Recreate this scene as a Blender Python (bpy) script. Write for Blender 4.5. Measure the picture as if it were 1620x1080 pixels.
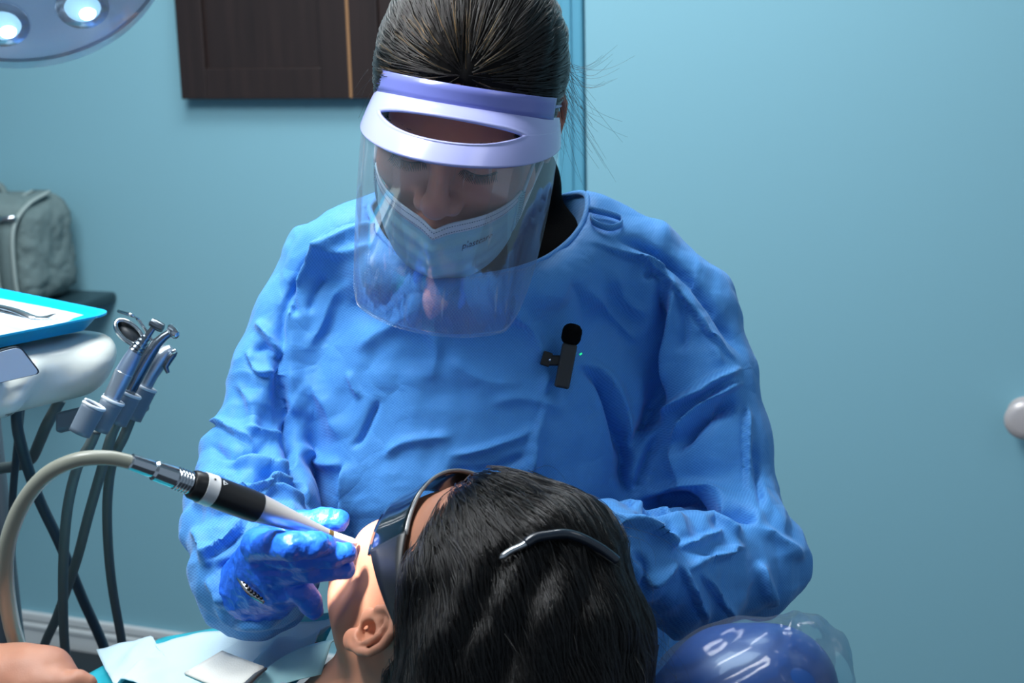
import bpy, bmesh, math, random
import numpy as np
from mathutils import Vector, Matrix, kdtree, noise

for _o in list(bpy.data.objects):
    bpy.data.objects.remove(_o, do_unlink=True)
scene = bpy.context.scene
COL = scene.collection
rad = math.radians

# ------------------------------------------------------------------ camera
CAM_H, FPX = 1.5, 2250.0
_p, _r = rad(13.0), rad(1.4)
CF = np.array([0, math.cos(_p), -math.sin(_p)])
_R0 = np.array([1.0, 0, 0]); _U0 = np.array([0, math.sin(_p), math.cos(_p)])
CR = math.cos(_r) * _R0 - math.sin(_r) * _U0
CU = math.sin(_r) * _R0 + math.cos(_r) * _U0
CC = np.array([0, 0, CAM_H])
cam_data = bpy.data.cameras.new('camera')
cam_data.sensor_width = 36.0
cam_data.lens = FPX / 1620 * 36.0
cam_data.clip_start = 0.05
cam_data.dof.use_dof = True
cam_data.dof.focus_distance = 1.2
cam_data.dof.aperture_fstop = 9.0
cam = bpy.data.objects.new('camera', cam_data)
COL.objects.link(cam)
_m = Matrix.Identity(4)
for _i in range(3):
    _m[_i][0], _m[_i][1], _m[_i][2], _m[_i][3] = CR[_i], CU[_i], -CF[_i], CC[_i]
cam.matrix_world = _m
scene.camera = cam

# ------------------------------------------------------------------ world, lights, exposure
scene.view_settings.view_transform = 'Standard'
scene.view_settings.look = 'None'
scene.view_settings.exposure = 0.0
scene.view_settings.gamma = 1.0
scene.view_settings.use_curve_mapping = False
world = bpy.data.worlds.new('world'); scene.world = world
world.use_nodes = True
_bg = world.node_tree.nodes['Background']
_bg.inputs[0].default_value = (0.62, 0.80, 1.0, 1)
_bg.inputs[1].default_value = 0.36


def area_light(name, loc, target, sx, sy, power, color):
    l = bpy.data.lights.new(name, 'AREA'); l.shape = 'RECTANGLE'
    l.size, l.size_y, l.energy, l.color = sx, sy, power, color
    o = bpy.data.objects.new(name, l); COL.objects.link(o)
    o.location = loc
    o.rotation_euler = (Vector(target) - Vector(loc)).to_track_quat('-Z', 'Y').to_euler()
    return o


area_light('ceiling_troffer_front', (-0.75, 0.95, 2.62), (-0.45, 1.2, 0), 0.55, 1.1, 52, (0.93, 0.97, 1.0))
area_light('ceiling_troffer_rear', (-0.3, 2.0, 2.62), (-0.3, 2.1, 0), 1.1, 0.55, 30, (0.93, 0.98, 1.0))
area_light('ceiling_troffer_right', (1.2, 0.7, 2.62), (1.1, 1.2, 0), 0.55, 1.1, 4, (0.93, 0.97, 1.0))
# the operating light in the dental lamp (its housing is built further down)
_s = bpy.data.lights.new('dental_lamp_beam', 'SPOT')
_s.energy, _s.color, _s.spot_size, _s.spot_blend, _s.shadow_soft_size = 95, (1.0, 0.97, 0.92), rad(13), 0.9, 0.04
LAMP = bpy.data.objects.new('dental_lamp_beam', _s); COL.objects.link(LAMP)


# ------------------------------------------------------------------ picture helpers: a pixel of the 1620 x 1080 frame and a distance give a point
def ray(x, y):
    return CF + CR * ((x - 810) / FPX) - CU * ((y - 540) / FPX)


def P(x, y, d):
    return CC + ray(x, y) * d


def onz(x, y, z):
    q = ray(x, y)
    return CC + q * ((z - CAM_H) / q[2])


def project(v):
    q = v - CC
    d = q @ CF
    return np.stack([810 + FPX * (q @ CR) / d, 540 - FPX * (q @ CU) / d, d], 1)


def aim_lamp(loc, target):
    LAMP.location = loc
    LAMP.rotation_euler = (Vector(target) - Vector(loc)).to_track_quat('-Z', 'Y').to_euler()


# ------------------------------------------------------------------ object helpers
def tag(o, label=None, cat=None, group=None, kind=None):
    if label: o['label'] = label
    if cat: o['category'] = cat
    if group: o['group'] = group
    if kind: o['kind'] = kind
    return o


def empty(name, loc, label, cat, group=None):
    o = bpy.data.objects.new(name, None); COL.objects.link(o)
    o.empty_display_size = 0.05
    o.location = [float(c) for c in loc]
    bpy.context.view_layer.update()
    return tag(o, label, cat, group)


def adopt(o, parent):
    """make o a part of parent without moving it"""
    if parent is not None:
        bpy.context.view_layer.update()
        o.parent = parent
        o.matrix_parent_inverse = parent.matrix_world.inverted()
    return o


def mesh_obj(name, verts, faces, mat, parent=None, smooth=True):
    me = bpy.data.meshes.new(name)
    me.from_pydata([tuple(map(float, v)) for v in verts], [], [tuple(map(int, f)) for f in faces])
    me.validate()
    if smooth:
        me.polygons.foreach_set('use_smooth', [True] * len(me.polygons))
    for m in (mat if isinstance(mat, (list, tuple)) else [mat]):
        me.materials.append(m)
    o = bpy.data.objects.new(name, me); COL.objects.link(o)
    return adopt(o, parent)


def bm_obj(name, bm, mat, parent=None, smooth=False):
    me = bpy.data.meshes.new(name)
    bmesh.ops.recalc_face_normals(bm, faces=bm.faces[:])
    bm.to_mesh(me); bm.free()
    me.polygons.foreach_set('use_smooth', [smooth] * len(me.polygons))
    for m in (mat if isinstance(mat, (list, tuple)) else [mat]):
        me.materials.append(m)
    o = bpy.data.objects.new(name, me); COL.objects.link(o)
    return adopt(o, parent)


def box_bm(frame, lo, hi, bevel=0.0, segs=2, bm=None):
    """a box between lo and hi in a frame = (origin, a, b, c)"""
    new = bmesh.new()
    o, a, b, c = [np.array(q, float) for q in frame]
    vs = []
    for i in range(8):
        k = [(lo, hi)[(i >> j) & 1][j] for j in range(3)]
        vs.append(new.verts.new(tuple(o + a * k[0] + b * k[1] + c * k[2])))
    for f in ((0, 1, 3, 2), (4, 6, 7, 5), (0, 4, 5, 1), (2, 3, 7, 6), (0, 2, 6, 4), (1, 5, 7, 3)):
        new.faces.new([vs[i] for i in f])
    bmesh.ops.recalc_face_normals(new, faces=new.faces[:])
    if bevel:
        bmesh.ops.bevel(new, geom=new.edges[:], offset=bevel, segments=segs, affect='EDGES', profile=0.5)
    if bm is None:
        return new
    tmp = bpy.data.meshes.new('tmp'); new.to_mesh(tmp); new.free()
    bm.from_mesh(tmp); bpy.data.meshes.remove(tmp)
    return bm


def spline(pts, n):
    """Catmull-Rom through pts (any number of columns)"""
    pts = np.array(pts, float)
    q = np.vstack([2 * pts[0] - pts[1], pts, 2 * pts[-1] - pts[-2]])
    out = []
    k = len(pts) - 1
    for t in np.linspace(0, k, n):
        i = min(int(t), k - 1); u = t - i
        a, b, c, d = q[i:i + 4]
        out.append(0.5 * (2 * b + (c - a) * u + (2 * a - 5 * b + 4 * c - d) * u * u + (3 * b - a - 3 * c + d) * u ** 3))
    return np.array(out)


def tube_geo(pts, radii, seg=16, flat=None, cap=True):
    """swept round (or flattened) section; returns verts, faces"""
    pts = np.array(pts, float); n = len(pts)
    radii = np.full(n, radii) if np.isscalar(radii) else np.array(radii, float)
    tan = np.gradient(pts, axis=0); tan /= np.linalg.norm(tan, axis=1)[:, None] + 1e-12
    ref = np.array([0, 0, 1.0]) if abs(tan[0][2]) < 0.9 else np.array([1.0, 0, 0])
    u = np.cross(tan[0], ref); u /= np.linalg.norm(u)
    V, Fc = [], []
    for i in range(n):
        u = u - tan[i] * (u @ tan[i]); u /= np.linalg.norm(u) + 1e-12
        w = np.cross(tan[i], u)
        for k in range(seg):
            a = 2 * math.pi * k / seg
            V.append(pts[i] + radii[i] * (math.cos(a) * u + math.sin(a) * w * (flat or 1.0)))
    for i in range(n - 1):
        for k in range(seg):
            k2 = (k + 1) % seg
            Fc.append((i * seg + k, i * seg + k2, (i + 1) * seg + k2, (i + 1) * seg + k))
    if cap:
        Fc.append(tuple(range(seg))[::-1]); Fc.append(tuple((n - 1) * seg + k for k in range(seg)))
    return V, Fc


def tube(name, pts, radii, mat, parent=None, seg=16, flat=None, sharp=False):
    v, f = tube_geo(pts, radii, seg, flat)
    o = mesh_obj(name, v, f, mat, parent)
    if sharp:
        auto_sharp(o)
    return o


def auto_sharp(o, ang=35):
    bm = bmesh.new(); bm.from_mesh(o.data)
    for e in bm.edges:
        if len(e.link_faces) == 2 and e.calc_face_angle(0) > rad(ang):
            e.smooth = False
    bm.to_mesh(o.data); bm.free()


def merge_geo(parts):
    V, Fc = [], []
    for v, f in parts:
        k = len(V); V.extend(list(v)); Fc.extend([tuple(i + k for i in q) for q in f])
    return V, Fc


def sheet_geo(grid, thick, nrm=None):
    """a grid (n, m, 3) of points made into a closed sheet of real thickness"""
    g = np.array(grid, float); n, m, _ = g.shape
    du = np.gradient(g, axis=0); dv = np.gradient(g, axis=1)
    nn = np.cross(du, dv); nn /= np.linalg.norm(nn, axis=2)[..., None] + 1e-12
    a = (g + nn * thick / 2).reshape(-1, 3); b = (g - nn * thick / 2).reshape(-1, 3)
    V = np.vstack([a, b]); N = n * m
    Fc = []
    for i in range(n - 1):
        for j in range(m - 1):
            q = (i * m + j, (i + 1) * m + j, (i + 1) * m + j + 1, i * m + j + 1)
            Fc.append(q); Fc.append(tuple(N + k for k in q[::-1]))
    rim = [i * m for i in range(n)] + [(n - 1) * m + j for j in range(1, m)] + [i * m + m - 1 for i in range(n - 2, -1, -1)] + [j for j in range(m - 2, 0, -1)]
    for k in range(len(rim)):
        p, q = rim[k], rim[(k + 1) % len(rim)]
        Fc.append((q, p, N + p, N + q))
    return V, Fc


# ------------------------------------------------------------------ implicit shapes: distance functions meshed by surface nets
class Pt:
    """sample points, optionally in a local frame (M: 3x3 columns = axes, o: origin, s: scale)"""
    def __init__(self, x, y, z): self.x, self.y, self.z = x, y, z

    def local(self, o, M, s=1.0):
        a, b, c = self.x - o[0], self.y - o[1], self.z - o[2]
        M = np.array(M) / s
        return Pt(*[(a * M[0, k] + b * M[1, k] + c * M[2, k]).astype(np.float32) for k in range(3)])


def s_ell(p, c, r):
    x, y, z = (p.x - c[0]), (p.y - c[1]), (p.z - c[2])
    k0 = np.sqrt((x / r[0]) ** 2 + (y / r[1]) ** 2 + (z / r[2]) ** 2)
    k1 = np.sqrt((x / r[0] ** 2) ** 2 + (y / r[1] ** 2) ** 2 + (z / r[2] ** 2) ** 2) + 1e-6
    return k0 * (k0 - 1) / k1


def s_cone(p, a, b, ra, rb=None):
    rb = ra if rb is None else rb
    a, b = np.array(a, float), np.array(b, float); ba = b - a
    x, y, z = p.x - a[0], p.y - a[1], p.z - a[2]
    t = np.clip((x * ba[0] + y * ba[1] + z * ba[2]) / (ba @ ba + 1e-12), 0, 1)
    return np.sqrt((x - t * ba[0]) ** 2 + (y - t * ba[1]) ** 2 + (z - t * ba[2]) ** 2) - (ra + t * (rb - ra))


def s_chain(p, pts, k=0.0):
    """pts: list of (point, radius)"""
    d = None
    for (a, ra), (b, rb) in zip(pts[:-1], pts[1:]):
        e = s_cone(p, a, b, ra, rb)
        d = e if d is None else (smin(d, e, k) if k else np.minimum(d, e))
    return d


def s_box(p, c, h, r):
    x = np.abs(p.x - c[0]) - (h[0] - r); y = np.abs(p.y - c[1]) - (h[1] - r); z = np.abs(p.z - c[2]) - (h[2] - r)
    return np.sqrt(np.maximum(x, 0) ** 2 + np.maximum(y, 0) ** 2 + np.maximum(z, 0) ** 2) + np.minimum(np.maximum(x, np.maximum(y, z)), 0) - r


def smin(a, b, k):
    h = np.clip(0.5 + 0.5 * (b - a) / k, 0, 1)
    return b * (1 - h) + a * h - k * h * (1 - h)


def smax(a, b, k): return -smin(-a, -b, k)


def surf(fn, lo, hi, h):
    lo, hi = np.array(lo, float), np.array(hi, float)
    n = np.ceil((hi - lo) / h).astype(int) + 1
    ax = [(lo[i] + h * np.arange(n[i])).astype(np.float32) for i in range(3)]
    V = fn(Pt(ax[0][:, None, None], ax[1][None, :, None], ax[2][None, None, :]))
    V = np.ascontiguousarray(np.broadcast_to(V, tuple(n))).astype(np.float32)
    S = V < 0
    cnt = np.zeros(tuple(n - 1), np.int8)
    sl = (slice(0, -1), slice(1, None))
    for i in (0, 1):
        for j in (0, 1):
            for k in (0, 1):
                cnt += S[sl[i], sl[j], sl[k]]
    I = np.argwhere((cnt > 0) & (cnt < 8))
    idx = np.full(tuple(n - 1), -1, np.int64)
    idx[I[:, 0], I[:, 1], I[:, 2]] = np.arange(len(I))
    acc = np.zeros((len(I), 3)); num = np.zeros(len(I))
    for a in range(3):
        b, c = [q for q in range(3) if q != a]
        for ob in (0, 1):
            for oc in (0, 1):
                o0 = np.zeros(3, int); o0[b], o0[c] = ob, oc
                o1 = o0.copy(); o1[a] = 1
                i0, i1 = I + o0, I + o1
                v0 = V[i0[:, 0], i0[:, 1], i0[:, 2]]; v1 = V[i1[:, 0], i1[:, 1], i1[:, 2]]
                m = (v0 < 0) != (v1 < 0)
                t = np.where(m, v0 / np.where(m, v0 - v1, 1), 0)
                pos = o0[None, :].repeat(len(I), 0).astype(float); pos[:, a] = t
                acc[m] += pos[m]; num[m] += 1
    verts = lo + h * (I + acc / num[:, None])
    faces = []
    for a in range(3):
        b, c = (a + 1) % 3, (a + 2) % 3
        s0 = [slice(None)] * 3; s1 = [slice(None)] * 3
        s0[a], s1[a] = slice(0, -1), slice(1, None)
        A, B = S[tuple(s0)], S[tuple(s1)]
        E = np.argwhere(A != B)
        E = E[(E[:, b] > 0) & (E[:, c] > 0) & (E[:, b] < n[b] - 1) & (E[:, c] < n[c] - 1)]
        if not len(E): continue
        inside = A[E[:, 0], E[:, 1], E[:, 2]]
        q = []
        for ob, oc in ((-1, -1), (0, -1), (0, 0), (-1, 0)):
            C = E.copy(); C[:, b] += ob; C[:, c] += oc
            q.append(idx[C[:, 0], C[:, 1], C[:, 2]])
        q = np.stack(q, 1)
        q[~inside] = q[~inside][:, ::-1]
        faces.append(q)
    return verts, np.vstack(faces)


def vnormals(v, f):
    n = np.cross(v[f[:, 2]] - v[f[:, 0]], v[f[:, 3]] - v[f[:, 1]])
    out = np.zeros_like(v)
    for k in range(4):
        for a in range(3):
            out[:, a] += np.bincount(f[:, k], n[:, a], len(v))
    return out / (np.linalg.norm(out, axis=1)[:, None] + 1e-12)


def relax(v, f, it=2, w=0.5):
    e = np.vstack([f[:, [0, 1]], f[:, [1, 2]], f[:, [2, 3]], f[:, [3, 0]]])
    for _ in range(it):
        s = np.zeros_like(v); c = np.bincount(e[:, 0], minlength=len(v)) + np.bincount(e[:, 1], minlength=len(v))
        for a in range(3):
            s[:, a] = np.bincount(e[:, 0], v[e[:, 1], a], len(v)) + np.bincount(e[:, 1], v[e[:, 0], a], len(v))
        v = v * (1 - w) + w * s / np.maximum(c, 1)[:, None]
    return v


def split_quads(v, f):
    """one linear subdivision of a quad mesh"""
    e = np.sort(np.vstack([f[:, [0, 1]], f[:, [1, 2]], f[:, [2, 3]], f[:, [3, 0]]]), 1)
    u, inv = np.unique(e, axis=0, return_inverse=True)
    inv = inv.reshape(-1)
    n, k = len(v), len(f)
    mid = v[u].mean(1); cen = v[f].mean(1)
    m = [n + inv[i * k:(i + 1) * k] for i in range(4)]
    c = n + len(u) + np.arange(k)
    F2 = np.vstack([np.stack([f[:, i], m[i], c, m[i - 1]], 1) for i in range(4)])
    return np.vstack([v, mid, cen]), F2


def fbm(v, scale, seed=0, octs=3):
    """smooth value noise at points, about -1..1"""
    rng = np.random.RandomState(seed)
    tab = rng.rand(64, 64, 64).astype(np.float32) * 2 - 1
    out = np.zeros(len(v)); amp = 1.0
    for o in range(octs):
        q = v * scale * 2 ** o + 100.3 + 7.7 * o
        i = np.floor(q).astype(int); t = q - i; t = t * t * (3 - 2 * t)
        r = 0
        for dx in (0, 1):
            for dy in (0, 1):
                for dz in (0, 1):
                    w = (t[:, 0] if dx else 1 - t[:, 0]) * (t[:, 1] if dy else 1 - t[:, 1]) * (t[:, 2] if dz else 1 - t[:, 2])
                    r = r + w * tab[(i[:, 0] + dx) % 64, (i[:, 1] + dy) % 64, (i[:, 2] + dz) % 64]
        out += amp * r; amp *= 0.5
    return out


def facets(v, lams, amp, seed, n=3):
    """crumpled-sheet relief: triangle waves in random directions, each fading in and out over the sheet"""
    rng = np.random.RandomState(seed); out = np.zeros(len(v))
    for lam, am in zip(lams, amp if np.ndim(amp) else [amp] * len(lams)):
        for k in range(n):
            d = rng.normal(0, 1, 3); d[1] *= 0.4; d /= np.linalg.norm(d)
            ph = v @ d / lam + rng.rand() + 0.35 * fbm(v, 5, seed + k, 2)
            tri = np.abs((ph % 1) - 0.5) * 4 - 1
            mask = np.clip(fbm(v + rng.rand(3) * 7, 0.55 / lam, seed + 31 * k, 2) * 2.2 + 0.1, 0, 1)
            out += am * lam * tri * mask
    return out


def crease(v, nrm, px, poly, amp, w, kind='ridge', ease=0.25, dlim=None):
    """raise or sink the cloth along a line: kind ridge, valley, or fold (steep on the right of the stroke, easy on the left)"""
    poly = spline(poly, max(8, 4 * len(poly)))
    lo = poly[:, :2].min(0) - 4 * w; hi = poly[:, :2].max(0) + 4 * w
    face = (nrm @ CF) < 0.25
    sel = np.where(face & (px[:, 0] > lo[0]) & (px[:, 0] < hi[0]) & (px[:, 1] > lo[1]) & (px[:, 1] < hi[1]))[0]
    if dlim is not None:
        sel = sel[(px[sel, 2] > dlim[0]) & (px[sel, 2] < dlim[1])]
    if not len(sel): return v
    q = px[sel, :2]
    best = np.full(len(sel), 1e9); side = np.zeros(len(sel)); par = np.zeros(len(sel))
    seg = np.linalg.norm(np.diff(poly[:, :2], axis=0), axis=1); L = np.concatenate([[0], np.cumsum(seg)])
    for i in range(len(poly) - 1):
        a, b = poly[i, :2], poly[i + 1, :2]; ab = b - a
        t = np.clip(((q - a) @ ab) / (ab @ ab + 1e-9), 0, 1)
        dv = q - a - t[:, None] * ab; d = np.hypot(dv[:, 0], dv[:, 1])
        cr = ab[0] * dv[:, 1] - ab[1] * dv[:, 0]
        m = d < best
        best[m] = d[m]; side[m] = np.sign(cr[m]); par[m] = (L[i] + t[m] * seg[i]) / L[-1]
    fade = np.clip(par / ease, 0, 1) * np.clip((1 - par) / ease, 0, 1) if ease else np.ones(len(sel))
    fade = fade * fade * (3 - 2 * fade)
    s = best * side
    if kind == 'ridge': prof = np.exp(-(best / w) ** 2) * 0.5 + np.exp(-best / w * 1.5) * 0.5
    elif kind == 'valley': prof = -(np.exp(-(best / w) ** 2) * 0.5 + np.exp(-best / w * 1.5) * 0.5)
    else:   # fold: y grows downwards, so side > 0 is to the right of the stroke's direction
        prof = np.where(s < 0, np.exp(-best / w), np.exp(-(best / (0.38 * w)) ** 2) * 1.0 - 0.35 * np.exp(-((best - 0.5 * w) / (0.4 * w)) ** 2))
    v[sel] += nrm[sel] * (amp * prof * fade)[:, None]
    return v


# ------------------------------------------------------------------ materials
def lin(c):
    """sRGB 0-255 to linear"""
    return tuple(((x / 255 / 12.92) if x / 255 <= 0.04045 else ((x / 255 + 0.055) / 1.055) ** 2.4) for x in c)


def material(name, rgb, rough=0.5, metal=0.0, spec=0.5, coat=0.0, sss=0.0, sheen=0.0, bump=None, vary=None, emit=None, aniso=0.0):
    """bump: (scale, strength) noise; vary: (scale, rgb2) noise mix; all procedural"""
    m = bpy.data.materials.new(name); m.use_nodes = True
    nt = m.node_tree; b = nt.nodes['Principled BSDF']
    col = (*lin(rgb), 1)
    b.inputs['Base Color'].default_value = col
    b.inputs['Roughness'].default_value = rough
    b.inputs['Metallic'].default_value = metal
    b.inputs['Specular IOR Level'].default_value = spec
    b.inputs['Coat Weight'].default_value = coat
    b.inputs['Anisotropic'].default_value = aniso
    if sheen: b.inputs['Sheen Weight'].default_value = sheen
    if sss:
        b.inputs['Subsurface Weight'].default_value = sss
        b.inputs['Subsurface Radius'].default_value = (0.012, 0.005, 0.003)
        b.inputs['Subsurface Scale'].default_value = 0.36
    if emit:
        b.inputs['Emission Color'].default_value = (*lin(emit[0]), 1); b.inputs['Emission Strength'].default_value = emit[1]
    tc = nt.nodes.new('ShaderNodeNewGeometry')
    if bump:
        t = nt.nodes.new('ShaderNodeTexNoise'); t.inputs['Scale'].default_value = bump[0]; t.inputs['Detail'].default_value = 4
        k = nt.nodes.new('ShaderNodeBump'); k.inputs['Strength'].default_value = bump[1]; k.inputs['Distance'].default_value = 0.002
        nt.links.new(tc.outputs['Position'], t.inputs['Vector'])
        nt.links.new(t.outputs['Fac'], k.inputs['Height']); nt.links.new(k.outputs['Normal'], b.inputs['Normal'])
    if vary:
        t = nt.nodes.new('ShaderNodeTexNoise'); t.inputs['Scale'].default_value = vary[0]; t.inputs['Detail'].default_value = 3
        x = nt.nodes.new('ShaderNodeMix'); x.data_type = 'RGBA'
        x.inputs[6].default_value = col; x.inputs[7].default_value = (*lin(vary[1]), 1)
        nt.links.new(tc.outputs['Position'], t.inputs['Vector'])
        nt.links.new(t.outputs['Fac'], x.inputs[0]); nt.links.new(x.outputs[2], b.inputs['Base Color'])
    return m


def clear_plastic(name, tint=(245, 250, 255), gloss=0.12, rough=0.08, haze=0.0, streaks=None):
    """thin clear sheet: mostly transparent, with a mirror-like surface that grows towards grazing angles"""
    m = bpy.data.materials.new(name); m.use_nodes = True
    nt = m.node_tree; nt.nodes.clear()
    out = nt.nodes.new('ShaderNodeOutputMaterial')
    tr = nt.nodes.new('ShaderNodeBsdfTransparent'); tr.inputs[0].default_value = (*lin(tint), 1)
    gl = nt.nodes.new('ShaderNodeBsdfGlossy'); gl.inputs['Roughness'].default_value = rough
    lw = nt.nodes.new('ShaderNodeFresnel'); lw.inputs[0].default_value = 1.45
    ml = nt.nodes.new('ShaderNodeMath'); ml.operation = 'MULTIPLY_ADD'; ml.inputs[1].default_value = 0.32; ml.inputs[2].default_value = gloss - 0.04
    mx = nt.nodes.new('ShaderNodeMixShader')
    nt.links.new(lw.outputs[0], ml.inputs[0]); nt.links.new(ml.outputs[0], mx.inputs[0])
    nt.links.new(tr.outputs[0], mx.inputs[1]); nt.links.new(gl.outputs[0], mx.inputs[2])
    last = mx.outputs[0]
    if haze:
        df = nt.nodes.new('ShaderNodeBsdfDiffuse'); df.inputs[0].default_value = (0.8, 0.85, 0.9, 1)
        m2 = nt.nodes.new('ShaderNodeMixShader'); m2.inputs[0].default_value = haze
        nt.links.new(last, m2.inputs[1]); nt.links.new(df.outputs[0], m2.inputs[2])
        if streaks:   # fine scratches running down the sheet, in its own coordinates (UV)
            uv = nt.nodes.new('ShaderNodeUVMap'); mp = nt.nodes.new('ShaderNodeMapping')
            mp.inputs['Scale'].default_value = (streaks[0], streaks[1], 1)
            mp.inputs['Rotation'].default_value = (0, 0, 0.12)
            tx = nt.nodes.new('ShaderNodeTexNoise'); tx.inputs['Scale'].default_value = 1.0; tx.inputs['Detail'].default_value = 2
            rp = nt.nodes.new('ShaderNodeMapRange'); rp.inputs[1].default_value = 0.64; rp.inputs[2].default_value = 0.8
            rp.inputs[3].default_value = haze; rp.inputs[4].default_value = 0.35
            nt.links.new(uv.outputs[0], mp.inputs[0]); nt.links.new(mp.outputs[0], tx.inputs['Vector'])
            nt.links.new(tx.outputs['Fac'], rp.inputs[0]); nt.links.new(rp.outputs[0], m2.inputs[0])
        last = m2.outputs[0]
    nt.links.new(last, out.inputs[0])
    return m
# ================================================================== the setting
M_WALL = material('teal_wall_paint', (130, 180, 195), 0.55, spec=0.3, bump=(180, 0.05))
M_CASING = material('teal_casing_paint', (84, 152, 178), 0.45)
M_TRIM = material('white_trim_paint', (205, 212, 214), 0.4)
M_FLOOR = material('dark_vinyl_floor', (58, 62, 68), 0.4, vary=(6, (44, 46, 52)))
M_CEIL = material('ceiling_tile', (225, 228, 228), 0.8)

_wa = onz(30, 962, 0.11); _wb = onz(330, 1005, 0.11)
W_D = (_wb - _wa); W_D[2] = 0; W_D /= np.linalg.norm(W_D)
W_N = np.array([W_D[1], -W_D[0], 0])          # out of the wall, towards the camera
W_Z = np.array([0, 0, 1.0])
W_O = np.array([_wa[0], _wa[1], 0])
WF = (W_O, W_D, W_N, W_Z)


def on_wall(x, y, out=0.0):
    """pixel -> (s, z) on the plane standing `out` metres before the back wall"""
    q = ray(x, y); o = W_O + W_N * out
    p = CC + q * (((o - CC) @ W_N) / (q @ W_N))
    return (p - W_O) @ W_D, p[2]


def at_wall(s, z, out=0.0): return W_O + W_D * s + W_N * out + W_Z * z


tag(bm_obj('wall_back', box_bm(WF, (-1.6, -0.12, 0), (4.2, 0, 2.7)), M_WALL), kind='structure')
tag(bm_obj('wall_left', box_bm((W_O, W_D, W_N, W_Z), (-1.72, -0.12, 0), (-1.6, 2.6, 2.7)), M_WALL), kind='structure')
tag(bm_obj('floor', box_bm(WF, (-1.7, -0.1, -0.05), (4.2, 5.0, 0)), M_FLOOR), kind='structure')
tag(bm_obj('ceiling', box_bm(WF, (-1.7, -0.1, 2.7), (4.2, 5.0, 2.75)), M_CEIL), kind='structure')
s_case = on_wall(887, 250)[0]; s_door = on_wall(928, 250)[0]; s_knob, z_knob = on_wall(1622, 665, 0.06)
# stepped skirting with two grooves
bm = box_bm(WF, (-1.6, 0, 0), (s_case, 0.013, 0.068), 0.002)
box_bm(WF, (-1.6, 0, 0.068), (s_case, 0.017, 0.083), 0.004, bm=bm)
box_bm(WF, (-1.6, 0, 0.086), (s_case, 0.013, 0.110), 0.005, bm=bm)
tag(bm_obj('baseboard_back', bm, M_TRIM), kind='structure')
# painted door with its casing and knob
bm = box_bm(WF, (s_case, 0, 0), (s_door, 0.02, 2.15), 0.004)
box_bm(WF, (s_case + 0.012, 0.02, 0), (s_door - 0.02, 0.026, 2.14), 0.003, bm=bm)
tag(bm_obj('trim_1', bm, M_CASING), kind='structure')
door = bm_obj('door_1', box_bm(WF, (s_door + 0.003, 0.0, 0.01), (s_knob + 0.08, 0.012, 2.1), 0.002), M_WALL)
tag(door, kind='structure')
M_KNOB = material('pale_knob', (196, 190, 190), 0.35, metal=0.2)
ax = [(0.012, 0.030), (0.016, 0.032), (0.018, 0.016), (0.035, 0.014), (0.042, 0.028), (0.05, 0.0345), (0.058, 0.036), (0.064, 0.033), (0.066, 0.02), (0.0665, 0.001)]
tube('door_knob', [at_wall(s_knob, z_knob, a) for a, _ in ax], [r for _, r in ax], M_KNOB, door, seg=32)

# ------------------------------------------------------------------ wall cabinet
M_WOOD = bpy.data.materials.new('dark_espresso_wood'); M_WOOD.use_nodes = True
_nt = M_WOOD.node_tree; _b = _nt.nodes['Principled BSDF']; _b.inputs['Roughness'].default_value = 0.42
_g = _nt.nodes.new('ShaderNodeNewGeometry'); _mp = _nt.nodes.new('ShaderNodeMapping'); _mp.inputs['Scale'].default_value = (40, 40, 3)
_t = _nt.nodes.new('ShaderNodeTexNoise'); _t.inputs['Scale'].default_value = 1.2; _t.inputs['Detail'].default_value = 6
_c = _nt.nodes.new('ShaderNodeValToRGB'); _c.color_ramp.elements[0].color = (*lin((21, 16, 17)), 1); _c.color_ramp.elements[1].color = (*lin((50, 37, 35)), 1)
_nt.links.new(_g.outputs['Position'], _mp.inputs[0]); _nt.links.new(_mp.outputs[0], _t.inputs['Vector'])
_nt.links.new(_t.outputs['Fac'], _c.inputs[0]); _nt.links.new(_c.outputs[0], _b.inputs['Base Color'])
M_EDGE = material('lit_edge_gold', (150, 112, 76), 0.5)  # gold colour painted in for light catching the door's bevelled edge
OUT = 0.035
sL, zB = on_wall(287, 157, OUT); sM, _ = on_wall(555, 157, OUT); sR, _ = on_wall(864, 160, OUT)
zT = zB + 0.75
cab = empty('wall_cabinet', at_wall(sL, zB), 'dark espresso shaker cabinet on the teal wall behind the masked clinician', 'cabinet')
bm_obj('body', box_bm(WF, (sL, 0.001, zB), (sR, OUT - 0.021, zT), 0.001), M_WOOD, cab)


def shaker(s0, s1):
    bm = bmesh.new(); w = 0.062
    z0, z1 = zB, zT
    y0, y1 = OUT - 0.02, OUT
    box_bm(WF, (s0, y0, z0), (s0 + w, y1, z1), 0.002, bm=bm)
    box_bm(WF, (s1 - w, y0, z0), (s1, y1, z1), 0.002, bm=bm)
    box_bm(WF, (s0 + w, y0, z0), (s1 - w, y1, z0 + w), 0.002, bm=bm)
    box_bm(WF, (s0 + w, y0, z1 - w), (s1 - w, y1, z1), 0.002, bm=bm)
    d = bm_obj('door', bm, M_WOOD, cab)
    bm_obj('panel', box_bm(WF, (s0 + w - 0.003, y0 + 0.001, z0 + w - 0.003), (s1 - w + 0.003, y1 - 0.010, z1 - w + 0.003)), M_WOOD, d)


shaker(sL, sM - 0.003)
shaker(sM + 0.003, sR)
bm_obj('lit_edge_strip', box_bm(WF, (sM - 0.003, OUT - 0.018, zB + 0.002), (sM + 0.003, OUT - 0.002, zT - 0.002)), M_EDGE, cab)

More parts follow.
